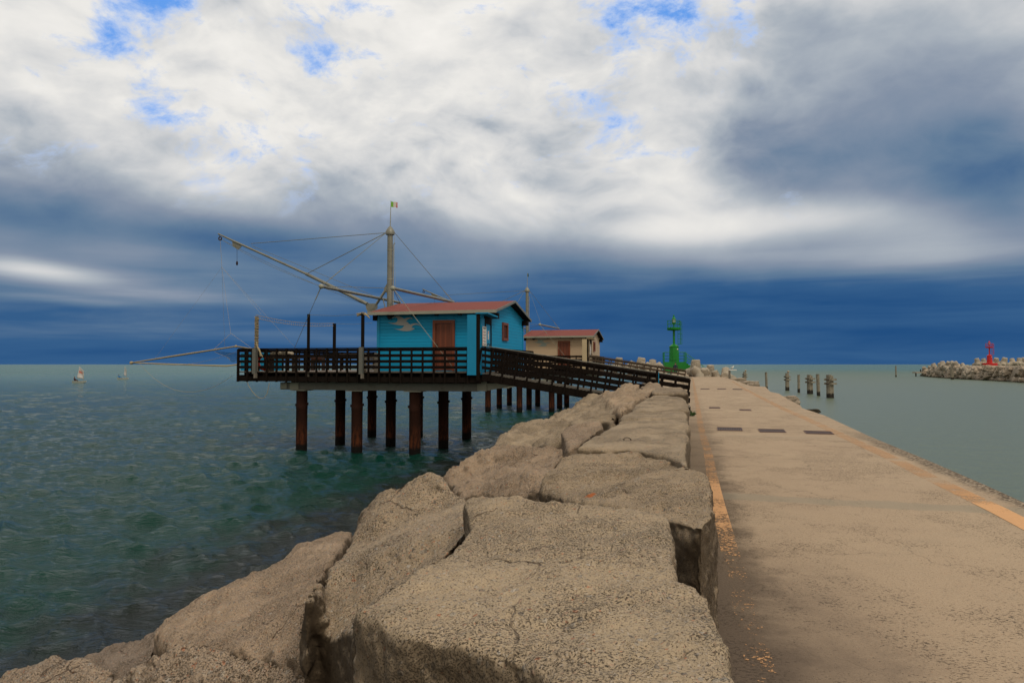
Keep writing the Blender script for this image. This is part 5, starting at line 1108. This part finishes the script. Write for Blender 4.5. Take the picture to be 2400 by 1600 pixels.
def hand(j, e, r, wi, d, out):
    """five short finger chains rooted in the palm vertex wi"""
    w = Vector(j[wi]); d = Vector(d).normalized(); o = Vector(out).normalized()
    for k, (sp, l) in enumerate(((-.03, .075), (-.01, .085), (.01, .08), (.03, .065))):
        a = len(j); j.append(tuple(w+d*.04+o*sp)); j.append(tuple(w+d*(.04+l)+o*sp*1.2-Vector((0, 0, .012)))); e += [(wi, a), (a, a+1)]; r += [.011, .008]
    a = len(j); j.append(tuple(w+o*-.05+d*.03)); e.append((wi, a)); r.append(.011)
def stander():
    j = [(0,0,.92),(0,0,1.12),(0,0,1.38),(0,.0,1.5),(0,-.01,1.58),(0,-.01,1.68),(.19,0,1.40),(.25,.02,1.13),(.24,-.12,.94),(-.19,0,1.40),(-.26,0,1.13),(-.22,-.14,.96),(.1,0,.88),(.11,-.02,.48),(.11,.02,.08),(.12,-.12,.04),(-.1,0,.88),(-.12,-.02,.48),(-.13,.03,.08),(-.14,-.11,.04)]
    e = [(0,1),(1,2),(2,3),(3,4),(4,5),(2,6),(6,7),(7,8),(2,9),(9,10),(10,11),(0,12),(12,13),(13,14),(14,15),(0,16),(16,17),(17,18),(18,19)]
    r = [.14,.14,.16,.06,.085,.08,.07,.055,.035,.07,.055,.035,.1,.07,.05,.035,.1,.07,.05,.035]
    hand(j, e, r, 8, (0,-.6,-.8), (1,0,0)); hand(j, e, r, 11, (0,-.6,-.8), (-1,0,0)); return j, e, r
def face(o, hc, hr, fwd=(0,-1)):
    """hair, nose and eyes on the head at hc"""
    m_ = MB().ball((hc[0]-fwd[0]*.015, hc[1]-fwd[1]*.02, hc[2]+.035), hr*1.06, 12, 8, (1,1,.85)); m_.build('hair', M['hair'], o, smooth=True)
    x, y = hc[0]+fwd[0]*hr, hc[1]+fwd[1]*hr; s_ = (-fwd[1], fwd[0])
    MB().tube([(x, y, hc[2]+.01), (x+fwd[0]*.025, y+fwd[1]*.025, hc[2]-.02)], [.006, .014], 6).build('nose', M['skin'], o, smooth=True)
    MB().ball((x+s_[0]*.03-fwd[0]*.008, y+s_[1]*.03-fwd[1]*.008, hc[2]+.012), .009, 6, 4).ball((x-s_[0]*.03-fwd[0]*.008, y-s_[1]*.03-fwd[1]*.008, hc[2]+.012), .009, 6, 4).build('eyes', M['black'], o)
j, e, r = stander()
pp = PD(1583, 849.5, 83); f_ = figure('person', j, e, r, (pp.x, pp.y, pp.z-1.75), R(160), 'person in dark clothes standing with a pack in front of the green plinth', 'grey_cloth', 1.52, legs=.86); face(f_, (0,-.01,1.65), .088)
MB().box(-.15, .15, .13, .28, 1.05, 1.42).build('backpack', M['navy'], f_)
rock_at = pp.copy(); rock_at.z = pp.z-1.75-.5; put(protos[1], 'rock', rock_at+Vector((0,0,0)), (1.3,1.2,.82), (0,0,.3), 'pale rock the dark-clothed person stands on', 'rock', 'rubble bank along the pier beyond the near ramp')

# ---------- dinghies ----------
def sit():
    j = [(0,0,.3),(0,.05,.5),(0,.08,.72),(0,.07,.82),(0,.04,.9),(0,.04,.98),(.17,.06,.72),(.24,-.08,.52),(.16,-.26,.45),(-.17,.06,.72),(-.24,-.08,.52),(-.16,-.26,.45),(.09,-.05,.3),(.12,-.4,.42),(.12,-.62,.14),(.12,-.72,.12),(-.09,-.05,.3),(-.12,-.4,.42),(-.12,-.62,.14),(-.12,-.72,.12)]
    e = [(0,1),(1,2),(2,3),(3,4),(4,5),(2,6),(6,7),(7,8),(2,9),(9,10),(10,11),(0,12),(12,13),(13,14),(14,15),(0,16),(16,17),(17,18),(18,19)]
    r = [.13,.13,.14,.05,.085,.08,.06,.05,.035,.06,.05,.035,.09,.065,.045,.035,.09,.065,.045,.035]
    hand(j, e, r, 8, (0,-1,-.2), (1,0,0)); hand(j, e, r, 11, (0,-1,-.2), (-1,0,0)); return j, e, r
def dinghy(u, v, rz, swing, label, mark, hullmat, sailor):
    """small pram dinghy, bow towards +x, with a four-cornered sail"""
    b = P(u, v, 0); root = empty('sailing_dinghy', (b.x, b.y, .02), rz, label, 'sailing dinghy', 'small sailing dinghies on the sea')
    xs = [-1.15, -.6, 0, .6, 1.05, 1.18]; w_ = [.42, .54, .56, .48, .30, .26]; zk = [.0, -.1, -.12, -.08, .06, .12]; m_ = MB(); V = []
    for x, w, z in zip(xs, w_, zk): V += [(x, -w, .36+.05*abs(x)), (x, -w*.8, z), (x, w*.8, z), (x, w, .36+.05*abs(x)), (x, w*.93, .34+.05*abs(x)), (x, w*.72, z+.05), (x, -w*.72, z+.05), (x, -w*.93, .34+.05*abs(x))]
    F = [(i*8+k, i*8+(k+1) % 8, (i+1)*8+(k+1) % 8, (i+1)*8+k) for i in range(5) for k in range(8)]; F += [tuple(range(7, -1, -1)), tuple(range(40, 48))]
    m_.add(V, F).build('hull', M[hullmat], root)
    MB().tube([(.75, 0, .05), (.75, 0, 2.35)], .035, 8).build('mast', M['galv_light'], root)
    c, s_ = math.cos(swing), math.sin(swing)
    q = lambda r_, z: Vector((.75-c*r_, s_*r_, z)); bd = MB().tube([q(.0, .72), q(2.0, .98)], .025, 6).build('boom', M['galv_light'], root); MB().tube([q(.0, .9), q(1.05, 3.05)], .02, 6).build('sprit', M['galv_light'], root)
    n = 10; V = []
    for i in range(n+1):
        for k_ in range(n+1):
            a = i/n; h_ = k_/n; bot = q(.05+1.9*a, .75+.22*a); tp = q(.05+1.25*a, 2.3+.85*a); p = bot.lerp(tp, h_); bl_ = .22*math.sin(math.pi*a)*math.sin(math.pi*min(1, h_*.9+.1)); V.append((p.x+s_*bl_, p.y+c*bl_, p.z))
    me = MB(); me.add(V, [tuple(f) for f in grid_faces(n+1, n+1)]); sl = me.build('sail', M['sail'], root, smooth=True); md = sl.modifiers.new('t', 'SOLIDIFY'); md.thickness = .012
    if mark:
        Vm = []
        for i in range(6):
            for k_ in range(4):
                a = .3+.6*i/5; h_ = .47+.2*k_/3; bot = q(.05+1.9*a, .75+.22*a); tp = q(.05+1.25*a, 2.3+.85*a); p = bot.lerp(tp, h_); bl_ = .22*math.sin(math.pi*a)*math.sin(math.pi*min(1, h_*.9+.1))
                for dd in (1,): Vm.append((p.x+s_*bl_-s_*.03, p.y+c*bl_-c*.03, p.z))
        me = MB(); me.add(Vm, [tuple(f) for f in grid_faces(6, 4)]); md = me.build('red_sail_panel', M['sail_red'], sl).modifiers.new('t', 'SOLIDIFY'); md.thickness = .01
    MB().tube([(-1.1, 0, .3), (-.55, .05, .45)], .02, 6).build('tiller', M['mid_wood'], root); MB().box(-1.2, -1.16, -.02, .02, -.3, .4).build('rudder', M['mid_wood'], root)
    if sailor:
        j, e, r = sit(); loc = Vector((-.85, .0, .12)); loc.rotate(Matrix.Rotation(rz, 3, 'Z')); 
        f_ = figure('person', j, e, r, (b.x+loc.x, b.y+loc.y, .16), rz+R(90), sailor[1], sailor[0], .84); face(f_, (0,.04,.95), .09)
dinghy(186, 897, R(8), .55, 'sailing dinghy with a red panel on its white sail', True, 'hull', ('dark_cloth', 'person in dark red leaning back in the dinghy with the red-panelled sail'))
dinghy(288, 889, R(12), .98, 'sailing dinghy with a narrow plain sail, nearer the blue hut platform', False, 'hull', ('blue_cloth', 'person in a blue top sitting in the dinghy with the plain sail'))
dinghy(-22, 884, R(5), .5, 'sailing dinghy cut by the left edge, only the sail showing', False, 'white', None)
